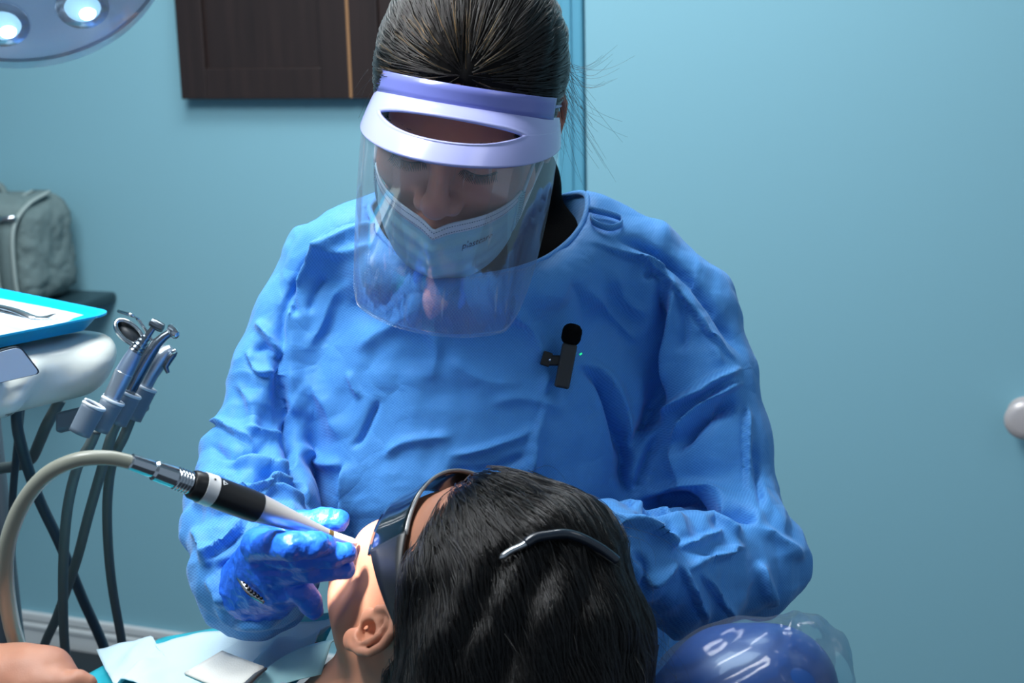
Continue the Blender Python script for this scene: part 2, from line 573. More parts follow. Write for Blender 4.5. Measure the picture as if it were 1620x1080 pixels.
# ------------------------------------------------------------------ canvas bag on a wall shelf
M_SHELF = material('dark_teal_laminate', (38, 62, 70), 0.4)
s1, zs = on_wall(124, 480, 0.14)
bm = box_bm(WF, (s1 - 0.62, 0.001, zs - 0.022), (s1, 0.24, zs), 0.008, 3)
box_bm(WF, (s1 - 0.45, 0.001, zs - 0.14), (s1 - 0.43, 0.16, zs - 0.02), 0.003, bm=bm)
shelf = bm_obj('wall_shelf', bm, M_SHELF, smooth=False)
tag(shelf, 'dark shelf under the grey canvas bag, mostly hidden by the blue tray', 'shelf')
M_CANVAS = material('grey_green_canvas', (112, 132, 132), 0.85, bump=(420, 0.5), vary=(30, (92, 112, 114)))
M_CANVAS2 = material('faded_canvas_piping', (150, 166, 164), 0.8, bump=(300, 0.3))
M_CHROME = material('chrome', (205, 210, 215), 0.15, metal=1.0)
M_BLACK = material('black_plastic', (16, 17, 19), 0.38)
sr, _ = on_wall(80, 460, 0.15)
BF = (at_wall(sr - 0.16, zs, 0.125), W_D, W_N, W_Z)
bag = empty('canvas_bag', BF[0], 'grey green canvas backpack with a strap and buckle, on the dark shelf', 'bag')


def bag_world(v):
    v = np.array(v); return BF[0] + v[:, :1] * W_D + v[:, 1:2] * W_N + v[:, 2:3] * W_Z


def f_bag(p):
    d = s_box(p, (0.0, 0, 0.115), (0.165 - 0.0, 0.095, 0.113), 0.05)
    d = smin(d, s_ell(p, (0.02, 0.06, 0.20), (0.12, 0.06, 0.035)), 0.02)          # rolled flap
    d = smin(d, s_box(p, (0.02, 0.085, 0.08), (0.085, 0.045, 0.07), 0.04), 0.012)   # front pocket
    return d


v, f = surf(f_bag, (-0.2, -0.13, -0.005), (0.2, 0.16, 0.26), 0.006)
v, f = split_quads(relax(v, f, 1), f)
n = vnormals(v, f)
v += n * (0.006 * fbm(v, 14, 3, 3) + 0.004 * np.abs(fbm(v, 30, 5, 2)))[:, None]
v[:, 2] = np.maximum(v[:, 2], 0.001)
mesh_obj('body', bag_world(v), f, M_CANVAS, bag)
g = spline([(0.148, -0.02, 0.235), (0.150, 0.06, 0.215), (0.146, 0.105, 0.17), (0.142, 0.110, 0.08), (0.140, 0.102, 0.01)], 24)
for off in (-0.022, 0.022):
    tube('piping', bag_world(g + np.array([off - 0.02, 0.004, 0])), 0.0045, M_CANVAS2, bag, seg=8)
grid = np.stack([bag_world(g + np.array([o - 0.02, 0.0, 0])) for o in (-0.02, 0, 0.02)], 1)
vv, ff = sheet_geo(grid, 0.006); mesh_obj('strap', vv, ff, M_CANVAS, bag)
bk = tube('buckle', bag_world(np.array([(0.095, 0.108, 0.19), (0.155, 0.108, 0.196)])), 0.006, M_CHROME, bag, seg=10)
v1, f1 = tube_geo(bag_world(np.array([(0.04, 0.126, 0.05), (0.04, 0.142, 0.05)])), [0.012, 0.009], 16)
mesh_obj('snap_button', v1, f1, M_CHROME, bag)
hv = bag_world(spline([(-0.05, 0.0, 0.22), (-0.03, 0.0, 0.25), (0.03, 0.0, 0.25), (0.05, 0.0, 0.22)], 16))
tube('handle', hv, 0.008, M_CANVAS, bag, seg=8)
# ================================================================== people: shared head, ears, hands, hair
M_SKIN_C = material('warm_brown_skin', (204, 142, 118), 0.5, spec=0.35, sss=0.12, bump=(900, 0.08), vary=(45, (190, 120, 102)))
M_SKIN_P = material('light_skin', (190, 138, 112), 0.5, spec=0.4, sss=0.15, bump=(900, 0.08), vary=(40, (178, 118, 94)))
M_HAIRBASE = material('dark_hair', (11, 9, 9), 0.6, spec=0.12, bump=(60, 0.4))
M_GLOVE = material('blue_nitrile', (42, 116, 240), 0.36, spec=0.5, bump=(240, 0.5), vary=(25, (34, 100, 228)))


def hair_shader(name, rgb, rough=0.28):
    m = bpy.data.materials.new(name); m.use_nodes = True
    nt = m.node_tree; nt.nodes.clear()
    out = nt.nodes.new('ShaderNodeOutputMaterial'); h = nt.nodes.new('ShaderNodeBsdfHairPrincipled')
    h.parametrization = 'COLOR'
    h.inputs['Color'].default_value = (*lin(rgb), 1)
    h.inputs['Roughness'].default_value = rough
    h.inputs['Radial Roughness'].default_value = 0.35
    h.inputs['Random Roughness'].default_value = 0.2; h.inputs['IOR'].default_value = 1.42
    nt.links.new(h.outputs[0], out.inputs[0])
    return m


M_HAIR_C = hair_shader('black_brown_hair', (15, 12, 11))
M_HAIR_G = hair_shader('golden_brown_hair', (120, 76, 36))
M_HAIR_P = hair_shader('black_hair', (12, 11, 11), 0.2)


def ear_sdf(p, side):
    """an ear at the origin of p, opening outwards along +x (side = 1) or -x"""
    q = Pt(p.x * side, p.y, p.z)
    # helix flares outwards towards the back
    def E(y, z, r, dx=0.0): return ((0.008 + 0.35 * max(y, 0) + dx, y, z), r)
    d = s_ell(q, (0.007, 0.006, 0.004), (0.0045, 0.0165, 0.026))
    d = smin(d, s_ell(q, (-0.002, 0.004, 0), (0.009, 0.011, 0.018)), 0.004)
    d = smax(d, -s_ell(q, (0.015, 0.003, -0.004), (0.0130, 0.0092, 0.0132)), 0.002)
    d = smax(d, -s_ell(q, (0.014, 0.006, 0.017), (0.0065, 0.008, 0.006)), 0.002)
    helix = s_chain(q, [E(-0.007, 0.001, 0.0024, -0.002), E(-0.010, 0.013, 0.0029, 0.001), E(-0.006, 0.026, 0.0033, 0.002), E(0.003, 0.0325, 0.0035, 0.002), E(0.014, 0.030, 0.0036), E(0.0215, 0.019, 0.0036), E(0.0225, 0.004, 0.0034), E(0.017, -0.011, 0.0034), E(0.009, -0.022, 0.0038)])
    d = smin(d, helix, 0.0035)
    anti = s_chain(q, [E(0.003, 0.021, 0.0018), E(0.011, 0.014, 0.0024), E(0.0135, 0.003, 0.0028, 0.001), E(0.010, -0.010, 0.0028, 0.001), E(0.004, -0.0155, 0.0028, 0.001)])
    d = smin(d, anti, 0.003)
    d = smin(d, s_ell(q, (0.0060, -0.0108, -0.004), (0.0030, 0.0050, 0.0072)), 0.006)
    d = smin(d, s_ell(q, (0.0085, 0.003, -0.0255), (0.0042, 0.0088, 0.0100)), 0.005)
    return d


def head_sdf(p, lids=True, nl=1.0):
    ax = Pt(np.abs(p.x), p.y, p.z)
    d = s_ell(p, (0, 0.015, 0.035), (0.074, 0.094, 0.090))
    d = smin(d, s_ell(p, (0, -0.040, 0.048), (0.062, 0.048, 0.052)), 0.03)
    d = smin(d, s_ell(p, (0, -0.028, -0.030), (0.062, 0.062, 0.080)), 0.03)
    d = smin(d, s_cone(ax, (0.050, 0.000, -0.058), (0.016, -0.066, -0.102), 0.021, 0.019), 0.03)
    d = smin(d, s_ell(p, (0, -0.073, -0.100), (0.024, 0.019, 0.017)), 0.02)
    d = smin(d, s_ell(ax, (0.040, -0.060, -0.026), (0.025, 0.022, 0.024)), 0.02)
    d = smin(d, s_cone(ax, (0.010, -0.084, 0.017), (0.040, -0.072, 0.020), 0.010, 0.009), 0.016)
    d = smax(d, -s_ell(ax, (0.031, -0.101, 0.000), (0.020, 0.017, 0.013)), 0.012)
    d = smin(d, s_ell(ax, (0.031, -0.0755, -0.002), (0.0165, 0.0145, 0.0125)), 0.004)
    nose = s_cone(p, (0, -0.086, 0.012), (0, -0.088 - 0.0205 * nl, -0.030), 0.0075, 0.0105)
    nose = smin(nose, s_ell(p, (0, -0.088 - 0.023 * nl, -0.035), (0.0115, 0.0105, 0.0105)), 0.008)
    nose = smin(nose, s_ell(ax, (0.0135, -0.086 - 0.012 * nl, -0.038), (0.0085, 0.011, 0.0085)), 0.006)
    d = smin(d, nose, 0.012)
    d = smax(d, -s_ell(ax, (0.0065, -0.106, -0.0475), (0.0038, 0.006, 0.005)), 0.003)
    d = smin(d, s_ell(p, (0, -0.089, -0.0655), (0.023, 0.0095, 0.0055)), 0.006)
    d = smin(d, s_ell(p, (0, -0.088, -0.0755), (0.020, 0.0095, 0.0065)), 0.006)
    d = smax(d, -s_ell(p, (0, -0.100, -0.0705), (0.022, 0.007, 0.0012)), 0.003)
    d = smin(d, s_cone(p, (0, 0.028, -0.05), (0, 0.050, -0.16), 0.050, 0.050), 0.03)
    if lids:   # the crease above a lowered lid
        d = smax(d, -s_chain(ax, [((0.016, -0.0895, 0.006), 0.0012), ((0.031, -0.0925, 0.0105), 0.0014), ((0.046, -0.0845, 0.006), 0.0012)]), 0.003)
    for s in (1, -1):
        e = Pt(p.x - s * 0.0715, p.y - 0.012, p.z + 0.008)
        d = smin(d, ear_sdf(e, s), 0.005)
        d = smax(d, -s_ell(Pt(e.x * s, e.y, e.z), (0.010, 0.003, -0.004), (0.0145, 0.0075, 0.0105)), 0.003)
    return d


class Frame:
    """a local frame: x = the person's left, y = backwards, z = crown"""
    def __init__(self, o, x, y, z, s=1.0):
        self.o = np.array(o, float); self.M = np.stack([x, y, z], 1); self.s = s

    def w(self, v):
        v = np.array(v, float)
        return self.o + (np.atleast_2d(v) * self.s) @ self.M.T if v.ndim > 1 else self.o + self.M @ (v * self.s)

    def loc(self, v): return ((v - self.o) @ self.M) / self.s


def rot(axis, deg):
    return np.array(Matrix.Rotation(rad(deg), 3, axis))


def glove_hand(palm, fingers, h=0.0011, k=0.006, wrinkle=1.0):
    """palm: list of capsules (a, b, ra, rb); fingers: lists of (point, radius)"""
    allp = np.array([q for c in palm for q in c[:2]] + [q[0] for f_ in fingers for q in f_])
    lo, hi = allp.min(0) - 0.035, allp.max(0) + 0.035

    def fn(p):
        d = None
        for a, b, ra, rb in palm:
            e = s_cone(p, a, b, ra, rb); d = e if d is None else smin(d, e, 0.014)
        fs = None
        for f_ in fingers:
            e = s_chain(p, f_, 0.003)
            fs = e if fs is None else smin(fs, e, 0.0022)
        return smin(d, fs, k)
    v, f = surf(fn, lo, hi, h)
    v = relax(v, f, 2)
    n = vnormals(v, f)
    v += n * wrinkle * (0.0006 * fbm(v, 75, 11, 2) + 0.0008 * (1 - 2 * np.abs(fbm(v, 95, 5, 2))))[:, None]
    return v, f


def hair_curves(name, strands, radii, mat, parent, tip=0.3):
    """strands: list of (k, 3) point arrays"""
    hc = bpy.data.hair_curves.new(name)
    hc.add_curves([len(s) for s in strands])
    pos = np.vstack(strands).astype(np.float32)
    hc.position_data.foreach_set('vector', pos.ravel())
    r = np.concatenate([np.linspace(1, tip, len(s)) * q for s, q in zip(strands, radii)]).astype(np.float32)
    a = hc.attributes.get('radius') or hc.attributes.new('radius', 'FLOAT', 'POINT')
    a.data.foreach_set('value', r)
    hc.materials.append(mat)
    o = bpy.data.objects.new(name, hc); COL.objects.link(o)
    o['kind'] = 'stuff'
    return adopt(o, parent)


def comb(v, n, roots, flow, steps, step, lift, rng, wave=0.0):
    """strands that follow the direction field `flow` over the surface (v, n) from the roots"""
    kd = kdtree.KDTree(len(v))
    for i, q in enumerate(v): kd.insert(q, i)
    kd.balance()
    out = []
    for r in roots:
        p = v[r].copy(); pts = []; h = lift * rng.uniform(0.1, 1.0); ph = rng.uniform(0, 6.28)
        jit = rng.normal(0, 0.06, 3)
        for k in range(steps):
            _, i, _ = kd.find(p)
            nn = n[i]
            # stay on the surface
            p = p - nn * ((p - v[i]) @ nn)
            pts.append(p + nn * h * (0.6 + 0.4 * math.sin(math.pi * k / steps)))
            d = flow(p) + jit
            if wave: d = d + np.cross(nn, d) * wave * math.sin(ph * 0.25 + k * 0.9)
            d = d - nn * (d @ nn)
            L = np.linalg.norm(d)
            if L < 1e-6: break
            p = p + d / L * step
        if len(pts) > 3: out.append(np.array(pts))
    return out
# ================================================================== the clinician
# --- gown cloth: non-woven fabric with an embossed dot grid
M_GOWN = bpy.data.materials.new('blue_nonwoven_gown'); M_GOWN.use_nodes = True
_nt = M_GOWN.node_tree; _b = _nt.nodes['Principled BSDF']
_b.inputs['Roughness'].default_value = 0.62; _b.inputs['Specular IOR Level'].default_value = 0.3
_b.inputs['Sheen Weight'].default_value = 0.15; _b.inputs['Sheen Roughness'].default_value = 0.5
_g = _nt.nodes.new('ShaderNodeNewGeometry')
_sp = _nt.nodes.new('ShaderNodeSeparateXYZ'); _cb = _nt.nodes.new('ShaderNodeCombineXYZ'); _nt.links.new(_g.outputs['Position'], _sp.inputs[0])
for _i, _a, _w in ((0, 0, 0.35), (1, 2, 0.45)):
    _q = _nt.nodes.new('ShaderNodeMath'); _q.operation = 'MULTIPLY_ADD'; _q.inputs[1].default_value = _w
    _nt.links.new(_sp.outputs[1], _q.inputs[0]); _nt.links.new(_sp.outputs[_a], _q.inputs[2]); _nt.links.new(_q.outputs[0], _cb.inputs[_i])
_rt = _nt.nodes.new('ShaderNodeMapping'); _rt.inputs['Rotation'].default_value = (0, 0, 0.785); _rt.inputs['Scale'].default_value = (500, 500, 500)
_v = _nt.nodes.new('ShaderNodeTexVoronoi'); _v.inputs['Scale'].default_value = 1.0; _v.inputs['Randomness'].default_value = 0.12; _v.voronoi_dimensions = '2D'
_nt.links.new(_cb.outputs[0], _rt.inputs[0]); _nt.links.new(_rt.outputs[0], _v.inputs['Vector'])
_mx = _nt.nodes.new('ShaderNodeMix'); _mx.data_type = 'RGBA'
_mx.inputs[6].default_value = (*lin((58, 132, 210)), 1); _mx.inputs[7].default_value = (*lin((88, 164, 230)), 1)
_mr = _nt.nodes.new('ShaderNodeMapRange'); _mr.inputs[1].default_value = 0.15; _mr.inputs[2].default_value = 0.65
_nt.links.new(_v.outputs['Distance'], _mr.inputs[0]); _nt.links.new(_mr.outputs[0], _mx.inputs[0])
_nt.links.new(_mx.outputs[2], _b.inputs['Base Color'])
# crumple: polygonal facets with crisp edges at two sizes, strongest in patches
_n1 = _nt.nodes.new('ShaderNodeTexNoise'); _n1.inputs['Scale'].default_value = 9; _n1.inputs['Detail'].default_value = 3
_nt.links.new(_g.outputs['Position'], _n1.inputs['Vector'])
_pr = None
for _sc, _st in ((17, 0.0075), (44, 0.0030)):
    _vw = _nt.nodes.new('ShaderNodeTexVoronoi'); _vw.feature = 'DISTANCE_TO_EDGE'; _vw.inputs['Scale'].default_value = _sc
    _wm = _nt.nodes.new('ShaderNodeVectorMath'); _wm.operation = 'MULTIPLY_ADD'; _wm.inputs[1].default_value = (0.05, 0.05, 0.05)
    _nt.links.new(_n1.outputs['Color'], _wm.inputs[0]); _nt.links.new(_g.outputs['Position'], _wm.inputs[2]); _nt.links.new(_wm.outputs[0], _vw.inputs['Vector'])
    _ms = _nt.nodes.new('ShaderNodeTexNoise'); _ms.inputs['Scale'].default_value = _sc * 0.35
    _nt.links.new(_g.outputs['Position'], _ms.inputs['Vector'])
    _mm = _nt.nodes.new('ShaderNodeMapRange'); _mm.inputs[1].default_value = 0.4; _mm.inputs[2].default_value = 0.66
    _nt.links.new(_ms.outputs['Fac'], _mm.inputs[0])
    _ml = _nt.nodes.new('ShaderNodeMath'); _ml.operation = 'MULTIPLY'
    _nt.links.new(_vw.outputs['Distance'], _ml.inputs[0]); _nt.links.new(_mm.outputs[0], _ml.inputs[1])
    _k1 = _nt.nodes.new('ShaderNodeBump'); _k1.inputs['Strength'].default_value = 0.8; _k1.inputs['Distance'].default_value = _st
    _nt.links.new(_ml.outputs[0], _k1.inputs['Height'])
    if _pr: _nt.links.new(_pr.outputs[0], _k1.inputs['Normal'])
    _pr = _k1
_k2 = _nt.nodes.new('ShaderNodeBump'); _k2.inputs['Strength'].default_value = 0.12; _k2.inputs['Distance'].default_value = 0.0006
_nt.links.new(_mr.outputs[0], _k2.inputs['Height']); _nt.links.new(_k1.outputs[0], _k2.inputs['Normal']); _nt.links.new(_k2.outputs[0], _b.inputs['Normal'])
M_BIND = material('blue_gown_binding', (58, 120, 214), 0.6)
M_SHIRT = material('black_knit_shirt', (4, 4, 5), 0.9, spec=0.05, bump=(500, 0.3))
M_TROUSER = material('black_scrub_trousers', (18, 19, 24), 0.8)

clin = empty('person', (0.03, 1.42, 0.0), 'standing person in blue gown, face shield and mask, leaning over the patient', 'person')

# --- head
HM = rot('Y', 8) @ rot('X', 25) @ rot('Z', -8)
HF = Frame(P(735, 180, 1.245), HM[:, 0], HM[:, 1], HM[:, 2], 0.95)
hv, hf = surf(lambda p: head_sdf(p), (-0.105, -0.135, -0.20), (0.105, 0.125, 0.14), 0.0016)
hv = relax(hv, hf, 1)


def clin_body(p):
    d = s_cone(p, P(745, 520, 1.43), P(735, 860, 1.45), 0.095, 0.095)
    d = smin(d, s_cone(p, P(600, 450, 1.42), P(920, 450, 1.42), 0.05), 0.05)
    d = smin(d, s_cone(p, P(745, 430, 1.42), HF.w((0, 0.045, -0.13)), 0.056, 0.05), 0.03)
    for ch in (ARM_R, ARM_L):
        d = smin(d, s_chain(p, [(q, r * 0.42) for q, r in ch], 0.01), 0.02)
    hip = np.array([0.03, 1.47, 0.78])
    d = smin(d, s_ell(p, hip, (0.165, 0.115, 0.15)), 0.05)
    for s in (-1, 1):
        d = smin(d, s_chain(p, [((0.03 + s * 0.085, 1.47, 0.74), 0.085), ((0.03 + s * 0.09, 1.45, 0.46), 0.06), ((0.03 + s * 0.09, 1.48, 0.10), 0.042)], 0.02), 0.03)
        d = smin(d, s_cone(p, (0.03 + s * 0.09, 1.48, 0.045), (0.03 + s * 0.10, 1.33, 0.032), 0.042, 0.032), 0.02)
    return d


# arms as chains of (point, sleeve radius): her right arm is on the left of the picture
ARM_R = [(P(522, 432, 1.375), 0.052), (P(492, 500, 1.37), 0.048), (P(458, 610, 1.36), 0.048), (P(405, 720, 1.33), 0.046), (P(402, 820, 1.27), 0.056), (P(406, 895, 1.20), 0.055), (P(425, 908, 1.168), 0.042)]
ARM_L = [(P(1012, 440, 1.375), 0.054), (P(1080, 500, 1.37), 0.052), (P(1118, 600, 1.35), 0.044), (P(1130, 700, 1.345), 0.050), (P(1158, 800, 1.33), 0.044), (P(1178, 872, 1.29), 0.055), (P(1090, 900, 1.235), 0.052), (P(1020, 880, 1.19), 0.042), (P(962, 855, 1.16), 0.030)]
bv, bf = surf(clin_body, (-0.32, 1.02, -0.02), (0.36, 1.62, 1.42), 0.008)
bv[:, 2] = np.maximum(bv[:, 2], 0.002)
V = np.vstack([HF.w(hv), bv]); Fc = np.vstack([hf, bf + len(hv)])
body = mesh_obj('body', V, Fc, M_SKIN_C, clin)

# lowered lashes and brows
M_LASH = material('dark_lashes', (16, 12, 12), 0.6)
for s in (1, -1):
    lashes = []
    for t in np.linspace(-1, 1, 26):
        a = np.array([s * (0.031 + 0.0155 * t), -0.0885 + 0.0045 * t * t - (0.0035 if abs(t) < 0.7 else 0) * 0.5, -0.0055 - 0.002 * (1 - t * t)])
        tip = a + np.array([s * 0.003 * t, -0.0075 + 0.002 * abs(t), -0.0045])
        lashes.append(tube_geo(HF.w(np.array([a, (a + tip) / 2 + np.array([0, -0.0005, -0.001]), tip])), [0.0005, 0.0004, 0.00012], 5))
    line = np.array([[s * (0.031 + 0.0165 * t), -0.0878 + 0.006 * t * t, -0.0052 - 0.0022 * (1 - t * t)] for t in np.linspace(-1, 1, 14)])
    lashes.append(tube_geo(HF.w(line), [0.0007] + [0.0013] * 12 + [0.0007], 8))
    vv, ff = merge_geo(lashes); mesh_obj('eyelashes', vv, ff, M_LASH, clin)
    brow = []
    rng = np.random.RandomState(4)
    for t in np.linspace(0, 1, 60):
        a = np.array([s * (0.012 + 0.038 * t), -0.0925 + 0.019 * t * t, 0.0160 + 0.005 * math.sin(t * 2.4) + rng.normal(0, 0.0016)])
        brow.append(tube_geo(HF.w(np.array([a, a + np.array([s * 0.005, 0.001, 0.0015])])), [0.0006, 0.0002], 4))
    vv, ff = merge_geo(brow); mesh_obj('eyebrow', vv, ff, M_LASH, clin)

# --- hair: combed back from a centre parting
def f_hair(p):
    d = s_ell(p, (0, 0.014, 0.042), (0.0855, 0.110, 0.099))
    d = smin(d, s_ell(p, (0, 0.075, -0.005), (0.062, 0.048, 0.055)), 0.03)
    face = s_ell(p, (0, -0.125, -0.018), (0.086, 0.088, 0.100))
    d = smax(d, -face, 0.012)
    for s in (1, -1):
        d = smax(d, -s_ell(p, (s * 0.085, 0.000, -0.028), (0.03, 0.028, 0.033)), 0.006)
    return d


cv, cf = surf(f_hair, (-0.11, -0.11, -0.10), (0.11, 0.15, 0.15), 0.002)
cv = relax(cv, cf, 1); cn = vnormals(cv, cf)
part_d = np.abs(cv[:, 0] - 0.006) + 0.02 * (cv[:, 1] > 0.04)
cv -= cn * (0.0016 * np.exp(-(part_d / 0.004) ** 2) * (cv[:, 2] > 0.05))[:, None]
cv += cn * (0.0006 * np.sin(cv[:, 0] * 420 + 3 * fbm(cv, 30, 2, 2)) * np.clip((np.abs(cv[:, 0]) - 0.004) / 0.02, 0, 1))[:, None]
hair = mesh_obj('hair', HF.w(cv), cf, M_HAIRBASE, clin)
cn = vnormals(cv, cf)
rng = np.random.RandomState(7)


def flow_c(q):
    a = q - np.array([0.012, -0.088, 0.086]); a = a / (np.linalg.norm(a) + 1e-6)
    return a + np.array([0, 0.30, 0.0])


cand = np.where((cv[:, 2] > -0.03) & (cv[:, 1] < 0.10) & (cn[:, 2] > -0.5))[0]
st = comb(cv, cn, rng.choice(cand, 5200), flow_c, 11, 0.009, 0.0035, rng)
hair_curves('hair_strands', [HF.w(q) for q in st], rng.uniform(0.00028, 0.0005, len(st)), M_HAIR_C, hair)
gold = np.where((cv[:, 1] < -0.058) & (cv[:, 2] > 0.05) & (cv[:, 0] < 0.03))[0]
st = comb(cv, cn, rng.choice(gold, 110), flow_c, 5, 0.008, 0.0045, rng)
hair_curves('golden_strands', [HF.w(q) for q in st], rng.uniform(0.0002, 0.00035, len(st)), M_HAIR_G, hair)
# loose wisps beside her left ear and her temple
wisps = []
for k in range(46):
    a = np.array([0.082, 0.03, 0.035]) + rng.normal(0, [0.003, 0.014, 0.016])
    ln = rng.uniform(0.03, 0.10)
    dr = np.array([rng.uniform(0.0, 0.5), rng.uniform(-0.3, 0.2), rng.uniform(-1.2, -0.25)])
    dr /= np.linalg.norm(dr); bend = rng.normal(0, 0.4, 3) + np.array([0.5, 0, 0.2])
    wisps.append(HF.w(np.array([a + dr * ln * t + bend * ln * t * t * 0.35 for t in np.linspace(0, 1, 9)])))
for k in range(12):   # a tuft that sticks out at the side
    a = np.array([0.084, 0.030, 0.048]) + rng.normal(0, 0.004, 3)
    e = a + np.array([0.035 + rng.uniform(-0.01, 0.02), 0.0, 0.012 + rng.normal(0, 0.01)])
    wisps.append(HF.w(np.array([a + (e - a) * t + np.array([0, 0, -0.010 * math.sin(3.14 * t)]) for t in np.linspace(0, 1, 9)])))
for k in range(7):
    a = np.array([-0.080, 0.0, 0.02]) + rng.normal(0, 0.008, 3); dr = np.array([rng.uniform(-0.8, -0.1), 0, rng.uniform(-1, 0.1)]); ln = rng.uniform(0.02, 0.06)
    wisps.append(HF.w(np.array([a + dr * ln * t + np.array([0, 0, -0.012 * t * t]) for t in np.linspace(0, 1, 8)])))
hair_curves('loose_wisps', wisps, [0.00016] * len(wisps), M_HAIR_C, hair, 0.4)

NECK = [(872, 297, 1.42), (905, 318, 1.395), (921, 345, 1.362), (917, 368, 1.338), (890, 398, 1.305), (850, 418, 1.280), (790, 432, 1.268), (720, 436, 1.262), (660, 423, 1.272), (612, 396, 1.300), (588, 360, 1.340), (604, 322, 1.385), (680, 292, 1.43), (780, 284, 1.44)]
NECK3 = spline([P(*q) for q in NECK] + [P(*NECK[0])], 90)
nc = NECK3.mean(0); _u, _s, _vt = np.linalg.svd(NECK3 - nc); NK = _vt            # the neckline's own plane
_e = [((NECK3 - nc) @ NK[k]) for k in (0, 1)]
nc = nc + sum(NK[k] * (_e[k].max() + _e[k].min()) / 2 for k in (0, 1)); NKE = [(_e[k].max() - _e[k].min()) / 2 for k in (0, 1)]
if NK[2] @ np.array([0, -0.5, 1]) < 0: NK[2] *= -1
NK[1] = np.cross(NK[2], NK[0])


# --- black shirt showing in the gown's neck
def f_shirt(p):
    d = s_cone(p, P(745, 470, 1.41), P(745, 600, 1.43), 0.075, 0.09)
    d = smin(d, s_cone(p, P(650, 420, 1.415), P(845, 420, 1.415), 0.05), 0.04)
    d = smin(d, s_cone(p, P(772, 420, 1.40), P(782, 300, 1.392), 0.074, 0.066), 0.02)
    q = p.local(nc, NK.T)
    return smin(d, s_ell(q, (0, 0, -0.016), (NKE[0] * 1.01 - 0.003, NKE[1] * 1.01 - 0.003, 0.026)), 0.012)


v, f = surf(f_shirt, (-0.22, 1.20, 1.02), (0.22, 1.58, 1.45), 0.005)
mesh_obj('shirt', v, f, M_SHIRT, clin)

# --- gown
def unit_(a): return a / np.linalg.norm(a)


def f_gown(p):
    d = s_ell(p, P(728, 610, 1.435), (0.172, 0.140, 0.165))
    d = smin(d, s_cone(p, P(735, 640, 1.430), P(738, 850, 1.44), 0.140, 0.145), 0.06)
    d = smin(d, s_cone(p, P(560, 420, 1.395), P(965, 424, 1.395), 0.046), 0.05)
    d = smin(d, s_cone(p, P(640, 400, 1.40), P(880, 400, 1.40), 0.058), 0.05)
    d = smin(d, s_ell(p, P(640, 640, 1.355), (0.078, 0.055, 0.085)), 0.05)
    d = smin(d, s_ell(p, P(850, 640, 1.355), (0.082, 0.058, 0.085)), 0.05)
    d = smin(d, s_ell(p, P(730, 800, 1.345), (0.125, 0.075, 0.09)), 0.06)
    d = smin(d, s_cone(p, (0.03, 1.46, 0.95), (0.03, 1.47, 0.52), 0.155, 0.215), 0.06)
    d = smin(d, s_cone(p, P(1005, 470, 1.40), P(1020, 720, 1.385), 0.052, 0.05), 0.03)
    d = smin(d, s_cone(p, P(500, 500, 1.40), P(488, 700, 1.39), 0.040, 0.045), 0.03)
    d = smin(d, s_cone(p, P(1010, 720, 1.39), P(1035, 860, 1.36), 0.05, 0.05), 0.03)
    # the cape-like back of the shoulder
    d = smin(d, s_chain(p, [(P(985, 400, 1.43), 0.035), (P(1075, 470, 1.44), 0.034), (P(1125, 570, 1.43), 0.030)], 0.02), 0.025)
    d = smin(d, s_chain(p, ARM_R, 0.015), 0.012)
    d = smin(d, s_chain(p, ARM_L, 0.015), 0.012)
    # the yoke rises to the neckline, then the neck opening
    d = smin(d, s_chain(p, [(NECK3[i] - 0.012 * NK[2] + 0.014 * unit_(NECK3[i] - nc), 0.0105) for i in range(14, 66, 4)]), 0.075)
    q = p.local(nc, NK.T)
    hole = s_ell(q, (0, 0, 0.03), (NKE[0] * 1.01, NKE[1] * 1.01, 0.115))
    hole = smin(hole, s_cone(q, (0, 0, 0.0), (0, 0, 0.12), 0.06, 0.07), 0.01)
    return smax(d, -hole, 0.006)


gv, gf = surf(f_gown, (-0.36, 1.04, 0.50), (0.36, 1.72, 1.46), 0.004)
gv = relax(gv, gf, 2)
keep_low = gv[:, 2].min() + 0.006
gv, gf = split_quads(gv, gf)
gv = relax(gv, gf, 1)
gn = vnormals(gv, gf); gp = project(gv)
lively = np.clip(0.35 + np.clip((500 - gp[:, 0]) / 60, 0, 1) + np.clip((gp[:, 1] - 770) / 40, 0, 1) * np.clip((gp[:, 0] - 920) / 40, 0, 1), 0, 1)
gv += gn * (0.003 * fbm(gv, 9, 21, 2) + facets(gv, (0.13, 0.075, 0.045, 0.028), (0.03, 0.045, 0.06, 0.06), 5) * lively)[:, None]
gn = vnormals(gv, gf); gp = project(gv)
